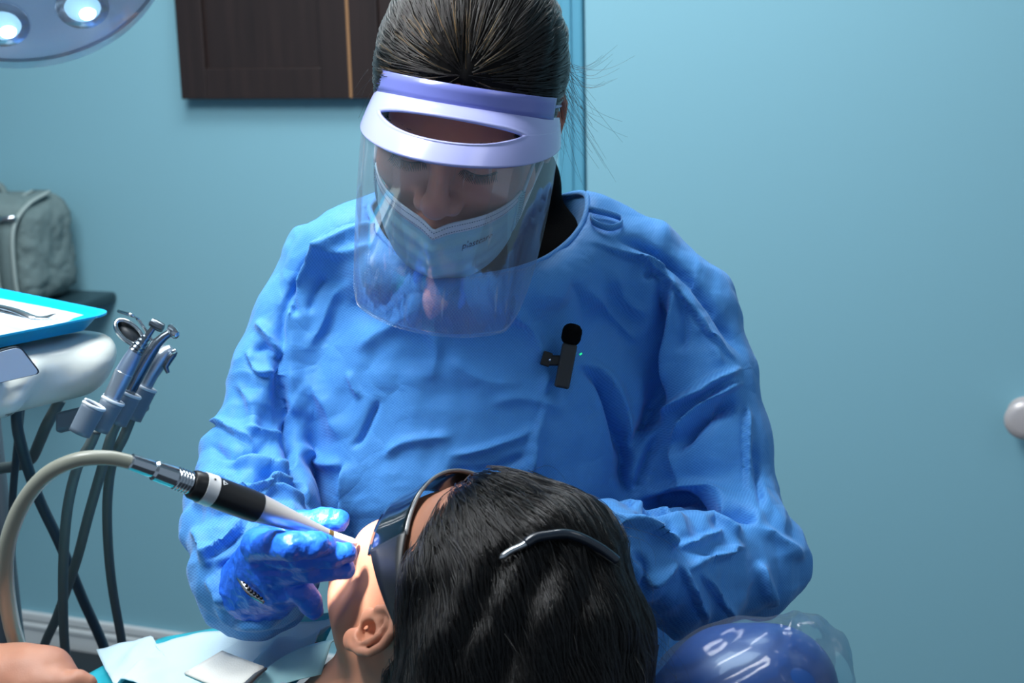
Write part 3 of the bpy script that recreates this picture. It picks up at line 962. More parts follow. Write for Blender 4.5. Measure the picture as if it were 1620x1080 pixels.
#   (points in the picture, height m, width px, kind)
FOLDS = [
    # shoulder and upper sleeve on the picture's left
    ([(500, 372), (520, 395), (560, 400), (600, 385)], .006, 10, 'ridge'), ([(600, 350), (540, 375), (490, 420), (466, 470), (446, 548)], .010, 16, 'fold'),
    ([(470, 440), (465, 475), (468, 505)], .010, 10, 'valley'), ([(488, 420), (520, 395), (570, 372), (604, 352)], .008, 9, 'ridge'),
    ([(560, 440), (530, 470), (505, 520), (480, 560)], .006, 14, 'ridge'), ([(520, 432), (500, 460), (487, 500)], .006, 9, 'valley'),
    ([(446, 470), (443, 540), (444, 630), (455, 690), (474, 770), (512, 822)], .012, 11, 'valley'),
    ([(404, 505), (425, 530), (447, 566)], .008, 9, 'ridge'), ([(398, 560), (420, 548), (440, 575)], .007, 8, 'valley'),
    ([(388, 552), (410, 590), (446, 586)], .007, 9, 'fold'), ([(372, 600), (400, 640), (398, 690)], .005, 10, 'ridge'),
    ([(327, 663), (352, 672), (380, 690), (402, 706)], .008, 8, 'fold'), ([(382, 676), (420, 690), (458, 688)], .008, 8, 'ridge'),
    ([(328, 700), (352, 716), (392, 716), (430, 702)], .008, 8, 'valley'), ([(356, 740), (400, 732), (440, 740), (480, 728)], .008, 8, 'ridge'),
    ([(380, 764), (420, 752), (478, 752)], .008, 8, 'valley'), ([(322, 742), (360, 765), (392, 782), (464, 757), (500, 805)], .010, 9, 'fold'),
    ([(402, 792), (440, 772), (492, 800)], .008, 7, 'ridge'), ([(300, 800), (330, 796), (357, 812), (390, 800)], .007, 9, 'ridge'),
    ([(314, 888), (345, 868), (376, 842), (392, 812)], .009, 9, 'fold'), ([(297, 840), (318, 850), (330, 900)], .006, 9, 'ridge'),
    ([(326, 912), (345, 935), (358, 960)], .008, 8, 'ridge'), ([(340, 905), (372, 880), (380, 860)], .006, 8, 'valley'),
    ([(335, 955), (372, 978), (412, 986), (450, 970)], .007, 9, 'ridge'), ([(362, 905), (392, 945), (440, 968)], .008, 10, 'ridge'),
    # chest
    ([(550, 585), (560, 608), (572, 632)], .005, 6, 'ridge'), ([(602, 628), (588, 660), (572, 692), (552, 712)], .006, 6, 'valley'),
    ([(540, 470), (600, 500), (640, 470), (700, 455)], .006, 22, 'valley'), ([(560, 560), (610, 520), (670, 480)], .006, 16, 'ridge'),
    ([(480, 600), (520, 640), (540, 700)], .007, 20, 'ridge'), ([(640, 500), (690, 540), (680, 610)], .004, 14, 'ridge'),
    ([(547, 728), (544, 770), (546, 842)], .008, 10, 'fold'), ([(470, 700), (505, 730), (548, 735)], .007, 11, 'ridge'),
    ([(704, 722), (760, 712), (820, 692), (848, 668)], .006, 7, 'ridge'), ([(700, 745), (780, 742), (850, 712)], .005, 10, 'valley'),
    ([(720, 690), (640, 700), (600, 730)], .005, 9, 'ridge'), ([(700, 560), (760, 600), (830, 610)], .005, 20, 'ridge'),
    ([(870, 570), (858, 640), (846, 700), (842, 775)], .007, 12, 'ridge'), ([(800, 480), (840, 520), (862, 580)], .006, 14, 'ridge'),
    ([(880, 600), (862, 625), (840, 690)], .005, 8, 'valley'), ([(770, 640), (830, 630), (900, 650)], .004, 12, 'ridge'),
    ([(905, 586), (932, 587), (957, 606), (976, 655), (988, 712), (986, 760), (1004, 812)], .022, 12, 'valley'),
    ([(912, 574), (945, 584), (972, 612), (993, 670), (1000, 720)], .009, 12, 'ridge'),
    # shoulder and sleeve on the picture's right
    ([(1050, 424), (1048, 470), (1037, 545), (1033, 645), (990, 726)], .024, 12, 'valley'), ([(1062, 420), (1062, 480), (1052, 560), (1046, 640)], .010, 13, 'ridge'),
    ([(1012, 426), (1028, 412), (1052, 428)], .008, 8, 'fold'), ([(1018, 440), (1034, 432), (1050, 440)], .007, 7, 'valley'),
    ([(924, 448), (970, 500), (1016, 546)], .006, 16, 'ridge'), ([(930, 380), (980, 400), (1020, 412), (1080, 470), (1130, 540), (1176, 578)], .009, 9, 'fold'),
    ([(960, 370), (1040, 403), (1100, 453), (1150, 523), (1182, 574)], .011, 9, 'valley'), ([(900, 430), (930, 500), (925, 570)], .005, 18, 'valley'), ([(970, 420), (990, 470), (1030, 500)], .004, 14, 'ridge'),
    ([(1075, 470), (1085, 520), (1072, 560)], .006, 10, 'valley'), ([(1100, 500), (1130, 545), (1140, 590)], .005, 11, 'ridge'),
    ([(1038, 668), (1080, 632), (1130, 602), (1178, 580)], .014, 8, 'ridge'), ([(1056, 704), (1100, 650), (1154, 612), (1182, 604)], .015, 7, 'ridge'),
    ([(1062, 676), (1105, 640), (1150, 606)], .006, 7, 'valley'), ([(1060, 718), (1110, 664), (1176, 632)], .018, 13, 'valley'),
    ([(1056, 702), (1076, 752), (1098, 786)], .007, 7, 'fold'), ([(1040, 680), (1020, 740), (1000, 790)], .010, 9, 'valley'),
    ([(1004, 808), (1040, 796), (1100, 786), (1160, 804), (1204, 828)], .026, 11, 'valley'), ([(1010, 790), (1050, 775), (1100, 768), (1160, 786)], .008, 10, 'ridge'),
    ([(1181, 630), (1180, 700), (1184, 780)], .007, 8, 'fold'), ([(1190, 690), (1200, 760), (1204, 810)], .006, 7, 'valley'),
    ([(1070, 866), (1106, 856), (1146, 838)], .007, 6, 'ridge'), ([(1080, 903), (1130, 884), (1182, 864)], .009, 8, 'fold'),
    ([(1074, 888), (1098, 940), (1120, 990)], .009, 9, 'fold'), ([(1104, 900), (1132, 940), (1166, 984)], .008, 8, 'fold'),
    ([(1198, 884), (1212, 925), (1222, 965)], .009, 10, 'ridge'), ([(1196, 830), (1240, 860), (1276, 888)], .007, 10, 'ridge'),
    ([(942, 812), (985, 822), (1030, 838), (1070, 874)], .008, 8, 'ridge'), ([(964, 852), (992, 830), (1048, 850), (1062, 880)], .009, 7, 'fold'),
    ([(1000, 816), (1036, 812), (1072, 850)], .007, 7, 'valley'), ([(1020, 930), (1050, 905), (1072, 885)], .009, 9, 'ridge'),
    ([(1000, 870), (1024, 900), (1012, 950)], .007, 8, 'valley'), ([(1110, 810), (1150, 826), (1172, 850)], .006, 8, 'ridge'),
]
for poly, amp, w, kind in FOLDS:
    gv = crease(gv, gn, gp, poly, amp * 1.3, w * 0.85, kind)
gv = relax(gv, gf, 2, 0.35)
gown = mesh_obj('gown', gv, gf, M_GOWN, clin)
kd = kdtree.KDTree(len(gv))
for i, q in enumerate(gv): kd.insert(q, i)
kd.balance()
gn = vnormals(gv, gf)


def on_gown(x, y):
    """the gown's front surface at a pixel (point, normal)"""
    gq = project(gv)
    m = np.where((np.abs(gq[:, 0] - x) < 6) & (np.abs(gq[:, 1] - y) < 6))[0]
    i = m[np.argmin(gq[m, 2])]
    return gv[i], gn[i]


# binding round the neck: hugs the cut edge
ring = []
gl_ = (gv - nc) @ NK.T; nl_ = (NECK3 - nc) @ NK.T
ga_, gr_ = np.arctan2(gl_[:, 1], gl_[:, 0]), np.hypot(gl_[:, 0], gl_[:, 1])
for q in nl_[:-1]:
    a_, r0_ = math.atan2(q[1], q[0]), math.hypot(q[0], q[1])
    m_ = np.where((np.abs((ga_ - a_ + math.pi) % (2 * math.pi) - math.pi) < 0.06) & (gr_ > 0.8 * r0_) & (gr_ < 1.2 * r0_) & (gl_[:, 2] > -0.06))[0]
    sc_ = gl_[m_, 2] - 0.9 * np.abs(gr_[m_] - 0.97 * r0_)
    ring.append(gv[m_[np.argmax(sc_)]])
ring = np.array(ring)
for _ in range(5): ring = (ring + np.roll(ring, 1, 0) + np.roll(ring, -1, 0)) / 3
tube('neck_binding', np.vstack([ring, ring[:2]]), 0.0030, M_GOWN, gown, seg=10, flat=1.0)
# tie loop on the shoulder
tie = spline([on_gown(x, y)[0] + on_gown(x, y)[1] * 0.004 for x, y in ((928, 330), (945, 333), (966, 338), (984, 346), (986, 355), (966, 360), (944, 352), (930, 342))], 40)
tie = np.stack([tie - CU * 0.003, tie + CU * 0.003 - CF * 0.001], 1)
vv, ff = sheet_geo(tie, 0.0014); mesh_obj('neck_tie', vv, ff, M_GOWN, gown)

# trousers and shoes below the gown
def f_tr(p):
    d = None
    for s in (-1, 1):
        e = s_chain(p, [((0.03 + s * 0.085, 1.47, 0.70), 0.095), ((0.03 + s * 0.09, 1.45, 0.46), 0.075), ((0.03 + s * 0.09, 1.48, 0.09), 0.062)], 0.02)
        d = e if d is None else np.minimum(d, e)
    return d


v, f = surf(f_tr, (-0.2, 1.3, 0.02), (0.26, 1.65, 0.82), 0.008); mesh_obj('trousers', v, f, M_TROUSER, clin)
for s in (-1, 1):
    v, f = surf(lambda p: smin(s_cone(p, (0.03 + s * 0.09, 1.49, 0.05), (0.03 + s * 0.10, 1.32, 0.038), 0.05, 0.040), s_cone(p, (0.03 + s * 0.09, 1.5, 0.03), (0.03 + s * 0.10, 1.30, 0.03), 0.035), 0.02), (0.03 + s * 0.1 - 0.1, 1.22, -0.01), (0.03 + s * 0.1 + 0.1, 1.6, 0.14), 0.006)
    v[:, 2] = np.maximum(v[:, 2], 0.001); mesh_obj('shoe', v, f, M_BLACK, clin)

# --- gloved hands
Q = P
palmR = [(Q(398, 925, 1.150), Q(418, 866, 1.105), .023, .0165), (Q(405, 930, 1.15), Q(428, 888, 1.105), .023, .0165), (Q(412, 935, 1.15), Q(436, 912, 1.108), .022, .015), (Q(420, 940, 1.15), Q(446, 938, 1.115), .021, .014), (Q(400, 915, 1.15), Q(440, 850, 1.135), .020, .014)]
fingR = [
    [(Q(406, 861, 1.086), .0120), (Q(462, 864, 1.044), .0104), (Q(498, 861, 1.049), .0094), (Q(515, 861, 1.060), .0078)],
    [(Q(420, 878, 1.100), .0120), (Q(482, 880, 1.066), .0106), (Q(525, 877, 1.066), .0092), (Q(549, 874, 1.070), .0074)],
    [(Q(430, 906, 1.104), .0120), (Q(492, 898, 1.076), .0104), (Q(526, 897, 1.078), .0093), (Q(545, 899, 1.080), .0078)],
    [(Q(444, 936, 1.112), .0110), (Q(474, 934, 1.095), .0098), (Q(490, 950, 1.098), .0088), (Q(497, 966, 1.102), .0074)],
    [(Q(432, 852, 1.135), .0135), (Q(478, 830, 1.118), .0115), (Q(512, 825, 1.112), .0105), (Q(534, 823, 1.110), .0088)],
]
v, f = glove_hand(palmR, fingR)
glove = mesh_obj('gloved_hand', v, f, M_GLOVE, clin)
M_STEEL = material('brushed_steel', (200, 202, 205), 0.25, metal=1.0)
brc = spline([P(377, 897, 1.122), P(384, 914, 1.110), P(398, 934, 1.102), P(420, 948, 1.104)], 26)
tube('bracelet', brc, 0.0046, M_STEEL, clin, seg=8, flat=0.55)
vv, ff = merge_geo([tube_geo(np.array([brc[i], brc[i] - CF * 0.0042]), [0.0021, 0.0012], 8) for i in range(3, 24, 2)])
mesh_obj('bracelet_beads', vv, ff, M_BLACK, clin)
palmL = [(Q(975, 855, 1.16), Q(925, 860, 1.165), .022, .018), (Q(975, 862, 1.16), Q(925, 885, 1.17), .022, .016)]
fingL = [[(Q(925, 852, 1.17), .011), (Q(890, 850, 1.185), .010), (Q(868, 862, 1.19), .008)], [(Q(925, 868, 1.17), .011), (Q(888, 872, 1.185), .010), (Q(862, 884, 1.19), .008)], [(Q(925, 884, 1.17), .011), (Q(892, 892, 1.185), .010), (Q(868, 902, 1.19), .008)], [(Q(928, 898, 1.17), .010), (Q(902, 910, 1.18), .009), (Q(882, 918, 1.19), .007)], [(Q(955, 845, 1.15), .012), (Q(925, 832, 1.15), .010), (Q(905, 832, 1.155), .008)]]
v, f = glove_hand(palmL, fingL, 0.0016)
mesh_obj('gloved_hand', v, f, M_GLOVE, clin)

# --- surgical mask, below the nose
M_MASK = material('pale_blue_mask', (150, 206, 222), 0.75, bump=(800, 0.25), sheen=0.1)
M_MASKW = material('white_mask_band', (214, 226, 238), 0.75, bump=(800, 0.2))
M_STITCH = material('blue_grey_stitching', (92, 120, 140), 0.8)
M_PRINT = material('dark_print', (30, 44, 58), 0.7)


def mask_pt(u, t, out=0.0):
    """u -1..1 across, t 0..1 top to bottom, in the head's frame"""
    th = u * rad(80)
    A = 0.0695 - 0.006 * t * t; B = (0.064 + 0.012 * math.sin(math.pi * min(t, 1)) ** 1.0 - 0.012 * t)
    z = -0.050 - 0.083 * t
    lift = (1 - math.cos(th))
    z += lift * (0.020 - 0.0 * t) + t * lift * 0.033
    y0 = -0.037 + 0.010 * t
    vee = 0.012 * math.exp(-(abs(u) / 0.16)) * (1 - t)          # pinched below the nose
    z -= vee
    pl = 0.0012 * math.sin(t * 26) * (1 - u * u) * (0.2 < t < 0.95)
    return np.array([(A + out + pl) * math.sin(th), y0 - (B + out + pl + 0.004 * math.exp(-(u / 0.1) ** 2)) * math.cos(th), z])


def mask_sheet(u0, u1, t0, t1, n, m, out, th, flare=0.0):
    g = np.array([[HF.w(mask_pt(u0 + (u1 - u0) * i / (n - 1), t0 + (t1 - t0) * j / (m - 1), out + flare * j / (m - 1))) for j in range(m)] for i in range(n)])
    return sheet_geo(g, th)


vv, ff = mask_sheet(-0.92, 0.92, 0.0, 1.0, 70, 40, 0.0, 0.0012)
mask = mesh_obj('face_mask', vv, ff, M_MASK, clin)
vv, ff = mask_sheet(-0.92, 0.92, -0.01, 0.13, 70, 6, 0.0010, 0.0012)
mesh_obj('nose_band', vv, ff, M_MASKW, mask)
for u0, u1 in ((-1.0, -0.86), (0.86, 1.0)):
    vv, ff = mask_sheet(u0, u1, 0.02, 0.72, 6, 20, 0.0014, 0.0016); mesh_obj('side_band', vv, ff, M_MASK, mask)
dots = []
for t in (0.035, 0.105):
    for u in np.arange(-0.88, 0.88, 0.022):
        a, b = HF.w(mask_pt(u, t, 0.0018)), HF.w(mask_pt(u + 0.011, t, 0.0018))
        dots.append(tube_geo(np.array([a, b]), 0.00032, 4))
for u0 in (-0.985, -0.95, -0.915, -0.885, 0.885, 0.915, 0.95, 0.985):
    for t in np.arange(0.06, 0.64, 0.045):
        dots.append(tube_geo(np.array([HF.w(mask_pt(u0, t, 0.0026)), HF.w(mask_pt(u0, t + 0.02, 0.0026))]), 0.00042, 4))
vv, ff = merge_geo(dots); mesh_obj('stitching', vv, ff, M_STITCH, mask)
# printed word, bent over the mask
cu = bpy.data.curves.new('txt', 'FONT'); cu.body = 'plastcare'; cu.size = 1.0
to = bpy.data.objects.new('txt', cu); COL.objects.link(to)
bpy.context.view_layer.update()
tm = bpy.data.meshes.new_from_object(to.evaluated_get(bpy.context.evaluated_depsgraph_get()))
tv = np.array([q.co[:] for q in tm.vertices]); tf = [tuple(p.vertices) for p in tm.polygons]
bpy.data.objects.remove(to); bpy.data.meshes.remove(tm)
tw = tv[:, 0].max()
tv = [HF.w(mask_pt(0.27 + 0.29 * q[0] / tw, 0.37 - 0.56 * q[1] / tw, 0.0014)) for q in tv]
mesh_obj('printed_word', tv, tf, M_PRINT, mask, smooth=False)
for s in (1, -1):
    a, b = mask_pt(s * 0.95, 0.03, 0.002), mask_pt(s * 0.95, 0.6, 0.002)
    lp = spline([a, (s * 0.0735, -0.03, -0.015), (s * 0.078, -0.002, 0.014), (s * 0.080, 0.018, 0.02), (s * 0.082, 0.03, 0.0), (s * 0.078, 0.02, -0.035), (s * 0.071, -0.005, -0.062), b], 40)
    tube('ear_loop', HF.w(lp), 0.0015, M_MASKW, mask, seg=8)

# --- face shield: lavender visor with an almond opening and a clear sheet
M_VISOR = material('lavender_plastic', (180, 184, 240), 0.22, spec=0.5, coat=0.3)
M_BAND = material('violet_plastic', (124, 132, 208), 0.25, spec=0.5, coat=0.2)
M_SHIELD = clear_plastic('clear_shield', (246, 250, 253), gloss=0.05, rough=0.06, haze=0.06, streaks=(46, 2.2))
VM = rot('Y', 10.5) @ rot('X', -1) @ rot('Z', -7)
VF = Frame(P(719, 133, 1.122) - VM @ np.array([0, -0.105, 0]), VM[:, 0], VM[:, 1], VM[:, 2], 1.0)


def band_pt(th, z): return np.array([0.0805 * math.sin(th), -0.108 * math.cos(th) + 0.003, z])


def brim_pt(th, t):
    """t 0 at the band, 1 at the outer edge"""
    c = max(math.cos(th), 0)
    o = 0.010 + 0.036 * c; dr = 0.022 + 0.021 * c
    e = t ** 0.85
    return np.array([(0.0785 + o * e * 0.40) * math.sin(th), -(0.108 + o * e) * math.cos(th) + 0.003, -0.017 - dr * (0.75 * t + 0.25 * t * t)])


g = np.array([[VF.w(band_pt(th, z)) for z in (0.0, -0.006, -0.012, -0.018)] for th in np.linspace(rad(-74), rad(70), 80)])
vv, ff = sheet_geo(g, 0.0018)
shield = mesh_obj('face_shield', vv, ff, M_BAND, clin)
# brim with the almond-shaped opening cut out of the middle of its front: quads fan from the opening to the edges
TH = rad(84)
NB = 160
outer, inner = [], []
for k in range(NB):
    a = 2 * math.pi * k / NB
    ca, sa = math.cos(a), math.sin(a)
    # the opening in (theta, t): an almond
    wx, wy = rad(42), 0.21
    r = 1.0
    ih = (wx * ca, 0.46 + wy * sa * (1 - 0.35 * abs(ca) ** 3))
    # the boundary of the (theta, t) rectangle in the same direction
    q = min(TH / max(abs(ca) * wx, 1e-9) if abs(ca) > 1e-6 else 1e9, (0.54 / (wy * sa) if sa > 1e-6 else (0.46 / (-wy * sa) if sa < -1e-6 else 1e9)))
    oh = (wx * ca * q, 0.46 + wy * sa * q)
    inner.append(ih); outer.append((max(-TH, min(TH, oh[0])), max(0, min(1, oh[1]))))
rows = []
for j in range(15):
    w = j / 14
    rows.append([brim_pt(a[0] * (1 - w) + b[0] * w, a[1] * (1 - w) + b[1] * w) for a, b in zip(inner, outer)])
rows = np.array(rows)                         # (15, NB, 3)
rows = np.concatenate([rows, rows[:, :1]], 1)
lip = rows[0] + np.array([0, -0.0016, 0.0])    # a small raised lip round the opening
rows[0] = lip
vv, ff = sheet_geo(VF.w(rows.reshape(-1, 3)).reshape(rows.shape), 0.0024)
brim = mesh_obj('visor_brim', vv, ff, M_VISOR, shield)
md = brim.modifiers.new('weld', 'WELD'); md.merge_threshold = 0.00005
# clear sheet hanging from the brim's edge
SH = []
n_u, n_t = 60, 40
for i in range(n_u):
    u = -1 + 2 * i / (n_u - 1)
    th = u * rad(80)
    top = brim_pt(th, 0.97) + np.array([0, 0.001, 0.001])
    L = 0.152 * (1 - 0.0 * u) * (1 - max(0, (abs(u) - 0.55) / 0.45) ** 1.8 * (0.75 if u > 0 else 0.35))
    col = []
    for j in range(n_t):
        t = j / (n_t - 1)
        q = top.copy(); q[2] -= L * t + 0.0
        q[0] *= 1 - 0.02 * t; q[1] += 0.055 * t * t * math.cos(th) + 0.02 * t
        col.append(VF.w(q))
    SH.append(col)
vv, ff = sheet_geo(np.array(SH), 0.0006)
cs = mesh_obj('clear_sheet', vv, ff, M_SHIELD, shield)
uvl = cs.data.uv_layers.new(name='UVMap')
for lp in cs.data.loops:
    k = lp.vertex_index % (n_u * n_t); uvl.data[lp.index].uv = ((k // n_t) / (n_u - 1), (k % n_t) / (n_t - 1))
strap = [VF.w(band_pt(th, -0.008) * np.array([0.93, 0.93, 1])) for th in np.linspace(rad(70), rad(286), 30)]
tube('elastic_strap', strap, 0.004, M_BAND, shield, seg=8, flat=0.4)
# ================================================================== the patient
def cv3(r, u, b): return CR * r + CU * u - CF * b


def unit(a): return np.array(a) / np.linalg.norm(a)


pu = unit(cv3(0.66, 0.42, 0.62))
pf = cv3(-0.13, 0.90, -0.37); pf = unit(pf - pu * (pf @ pu))
px_ = np.cross(pu, pf)
PS = 0.95
EAR = np.array([0.0795, 0.016, -0.008])
_M = np.stack([px_, -pf, pu], 1)
PF = Frame(P(588, 998, 1.045) - _M @ (EAR * PS), px_, -pf, pu, PS)

pat = empty('person', (-0.55, 1.25, 0.62), 'reclining patient with long black hair, dark glasses and headband, seen from behind', 'person')
pv, pfc = surf(lambda p: head_sdf(p, False, 0.05), (-0.105, -0.135, -0.20), (0.105, 0.125, 0.14), 0.0014)
pv = relax(pv, pfc, 1)
NB_ = PF.w((0, 0.050, -0.15))
T = unit([-0.92, 0.27, -0.24])
TX = unit(np.cross(-T, [0, 0, 1])); TU = np.cross(TX, -T)      # her left, and up out of her chest


def tp(t, x, u): return NB_ + T * t + TX * x + TU * u


P_SH = tp(0.09, 0.155, -0.06)
P_EL = tp(0.30, 0.235, -0.13)
P_WR = P(-55, 1088, 1.035)


def pat_body(p):
    d = s_cone(p, PF.w((0, 0.03, -0.08)), tp(0.02, 0, -0.06), 0.048, 0.052)
    d = smin(d, s_cone(p, tp(0.09, -0.10, -0.075), tp(0.09, 0.13, -0.075), 0.05), 0.05)
    d = smin(d, s_cone(p, tp(0.15, 0, -0.085), tp(0.48, 0, -0.085), 0.098, 0.095), 0.05)
    d = smin(d, s_cone(p, tp(0.55, -0.06, -0.09), tp(0.55, 0.06, -0.09), 0.10), 0.05)
    for s in (-1, 1):
        d = smin(d, s_chain(p, [(tp(0.58, s * 0.08, -0.09), 0.085), (tp(0.98, s * 0.09, -0.06), 0.058), (tp(1.36, s * 0.09, -0.10), 0.04), (tp(1.40, s * 0.10, 0.05), 0.03)], 0.02), 0.03)
    d = smin(d, s_chain(p, [(P_SH, 0.048), (P_EL, 0.038), (P_WR, 0.026)], 0.01), 0.02)
    d = smin(d, s_chain(p, [(tp(0.10, -0.115, -0.075), 0.044), (tp(0.32, -0.16, -0.13), 0.036), (tp(0.54, -0.17, -0.12), 0.026)], 0.01), 0.02)
    return d


lo = np.minimum(NB_, tp(1.5, 0, 0)) - np.array([0.3, 0.34, 0.3]); hi = np.maximum(NB_, tp(1.5, 0, 0)) + np.array([0.25, 0.32, 0.3])
qv, qf = surf(pat_body, lo, hi, 0.011)
# the hand that rests at the lower left, fingers folded
D0 = 1.02
palm = [(P(-55, 1088, 1.035), P(30, 1062, 1.035), .026, .019), (P(-55, 1088, 1.035), P(80, 1060, D0), .024, .0145), (P(-45, 1092, 1.03), P(70, 1084, 1.01), .024, .017), (P(-40, 1092, 1.03), P(50, 1068, D0), .024, .018)]
fing = [
    [(P(80, 1058, D0), .0118), (P(103, 1078, 1.012), .0102), (P(88, 1104, 1.01), .0090)],
    [(P(66, 1056, 1.035), .0118), (P(92, 1076, 1.045), .0102), (P(78, 1104, 1.04), .0090)],
    [(P(46, 1055, 1.055), .0115), (P(76, 1076, 1.065), .0100), (P(60, 1102, 1.06), .0088)],
    [(P(26, 1056, 1.07), .0105), (P(52, 1078, 1.08), .0090), (P(40, 1100, 1.075), .0080)],
    [(P(44, 1100, 1.005), .0135), (P(90, 1086, 1.0), .0105), (P(122, 1080, 1.0), .0090), (P(138, 1082, 1.0), .0072)],
]
wv, wf = glove_hand(palm, fing, 0.0016, 0.009, 0.2)
V = np.vstack([PF.w(pv), qv, wv]); Fc = np.vstack([pfc, qf + len(pv), wf + len(pv) + len(qv)])
mesh_obj('body', V, Fc, M_SKIN_P, pat)

# turquoise top
M_TEAL = material('turquoise_cloth', (40, 168, 182), 0.75, bump=(90, 0.3))


def f_top(p):
    d = s_cone(p, tp(0.10, -0.11, -0.075), tp(0.10, 0.14, -0.075), 0.062)
    d = smin(d, s_cone(p, tp(0.15, 0, -0.085), tp(0.60, 0, -0.085), 0.112, 0.115), 0.05)
    d = smin(d, s_cone(p, tp(0.05, 0, -0.055), tp(0.14, 0, -0.07), 0.066, 0.08), 0.04)
    for s in (-1, 1):
        d = smin(d, s_cone(p, tp(0.09, s * 0.155 + (0.035 if s < 0 else 0), -0.06 - (0.015 if s < 0 else 0)), tp(0.20, s * 0.20 + (0.05 if s < 0 else 0), -0.09), 0.06, 0.055), 0.02)
    return d


v, f = surf(f_top, np.minimum(NB_, tp(0.75, 0, 0)) - 0.32, np.maximum(NB_, tp(0.75, 0, 0)) + 0.32, 0.008)
v, f = split_quads(relax(v, f, 1), f); n = vnormals(v, f)
v += n * facets(v, (0.12, 0.06), 0.03, 12)[:, None]
mesh_obj('top', v, f, M_TEAL, pat)
v, f = surf(lambda p: np.minimum(*[s_chain(p, [(tp(0.60, s * 0.08, -0.09), 0.10), (tp(0.98, s * 0.09, -0.06), 0.07), (tp(1.30, s * 0.09, -0.09), 0.052)], 0.02) for s in (-1, 1)]), np.minimum(tp(0.5, 0, 0), tp(1.4, 0, 0)) - 0.25, np.maximum(tp(0.5, 0, 0), tp(1.4, 0, 0)) + 0.25, 0.012)
mesh_obj('trousers', v, f, M_TROUSER, pat)

# hair
def f_phair(p):
    q = p.local(PF.o, PF.M, PF.s)
    d = s_ell(q, (0, 0.018, 0.042), (0.0865, 0.1035, 0.099))
    cut = (np.interp(q.y, [-0.12, -0.075, -0.045, -0.015, 0.012, 0.038, 0.052, 0.075, 0.1], [0.088, 0.080, 0.066, 0.044, 0.034, 0.022, -0.03, -0.09, -0.12]).astype(np.float32) - q.z) * 0.75
    d = smax(d, cut, 0.010)
    m = s_chain(p, [(P(800, 862, 1.06), 0.050), (P(862, 905, 1.045), 0.058), (P(880, 1010, 1.03), 0.064), (P(860, 1130, 1.02), 0.072)], 0.01)
    m = smin(m, s_chain(p, [(P(890, 866, 1.10), 0.026), (P(930, 930, 1.08), 0.022), (P(955, 1010, 1.06), 0.021), (P(962, 1120, 1.05), 0.025)], 0.01), 0.02)
    m = smin(m, s_chain(p, [(P(768, 950, 1.03), 0.028), (P(740, 1035, 1.01), 0.034), (P(716, 1130, 1.0), 0.040)], 0.01), 0.03)
    return smin(d, m, 0.02)


hv_, hf_ = surf(f_phair, PF.o + np.array([-0.15, -0.22, -0.22]), PF.o + np.array([0.24, 0.2, 0.18]), 0.0028)
hv_ = relax(hv_, hf_, 2); hn_ = vnormals(hv_, hf_); hp_ = project(hv_)
hv_ += hn_ * (0.003 * fbm(hv_, 26, 17, 2) + 0.0022 * np.sin(0.075 * (hp_[:, 0] + 0.25 * hp_[:, 1]) + 4 * fbm(hv_, 12, 3, 2)) * (hp_[:, 1] > 860))[:, None]
hv_ = relax(hv_, hf_, 1)
phair = mesh_obj('hair', hv_, hf_, M_HAIRBASE, pat)
hn_ = vnormals(hv_, hf_); hp_ = project(hv_)
rng = np.random.RandomState(12)


PART_C = PF.w((0.02, -0.03, 0.135))      # the hair falls away from the crown
HAIRLINE = PF.w((0.03, -0.14, 0.05))


def flow_p(q):
    g = project(q[None])[0]
    a = unit(q - HAIRLINE)
    down = -CU * 0.9 + CR * 0.12
    w = np.clip((g[1] - 840 - 0.15 * (900 - g[0])) / 90, 0, 1)
    return a * (1 - 0.55 * w) + down * w


cand = np.where(((hn_ @ CF) < 0.4) & (hp_[:, 1] < 1090))[0]
def locks(guides, per, spread, rng):
    """each guide becomes a lock of strands that close up towards its tip"""
    out = []
    for g in guides:
        t = np.linspace(0, 1, len(g))[:, None]
        for _ in range(per):
            o = rng.normal(0, spread, 3); w = rng.normal(0, spread * 0.35, 3); ph = rng.uniform(0, 6.28)
            out.append(g + o * (1 - 0.75 * t) + w * np.sin(ph + t * 7))
    return out


gd = comb(hv_, hn_, rng.choice(cand, 1000), flow_p, 26, 0.008, 0.0035, rng, wave=0.22)
st = locks(gd, 11, 0.0021, rng)
hair_curves('hair_strands', st, rng.uniform(0.00022, 0.00042, len(st)), M_HAIR_P, phair)
# fine hairs along the hairline and temple
hd = np.where((hp_[:, 0] < 760) & (hp_[:, 1] < 960) & ((hn_ @ CF) < 0.6))[0]
st = comb(hv_, hn_, rng.choice(hd, 900), lambda q: unit(q - HAIRLINE), 8, 0.007, 0.003, rng, wave=0.1)
st = [q - (q[1] - q[0]) * 2.2 for q in st]
hair_curves('hairline_strands', st, rng.uniform(0.00012, 0.00022, len(st)), M_HAIR_P, phair)
# flyaways over the crown
st = []
for k in range(70):
    i = rng.choice(cand); p0 = hv_[i]; d = unit(flow_p(p0) + rng.normal(0, 0.25, 3)); up = hn_[i]
    L = rng.uniform(0.03, 0.07)
    st.append(np.array([p0 + d * L * t + up * (0.010 * math.sin(3.1 * t) + 0.002) for t in np.linspace(0, 1, 9)]))
hair_curves('flyaway_strands', st, [0.00012] * len(st), M_HAIR_P, phair)

# headband over the hair, silver tip at its near end
kdp = kdtree.KDTree(len(hv_))
for i, q in enumerate(hv_): kdp.insert(q, i)
kdp.balance()


def on_hair(x, y, up=0.0085):
    m = np.where((np.abs(hp_[:, 0] - x) < 8) & (np.abs(hp_[:, 1] - y) < 8))[0]
    if not len(m):
        m = np.argsort(np.hypot(hp_[:, 0] - x, hp_[:, 1] - y))[:4]
    i = m[np.argmin(hp_[m, 2])]
    return hv_[i] + hn_[i] * up


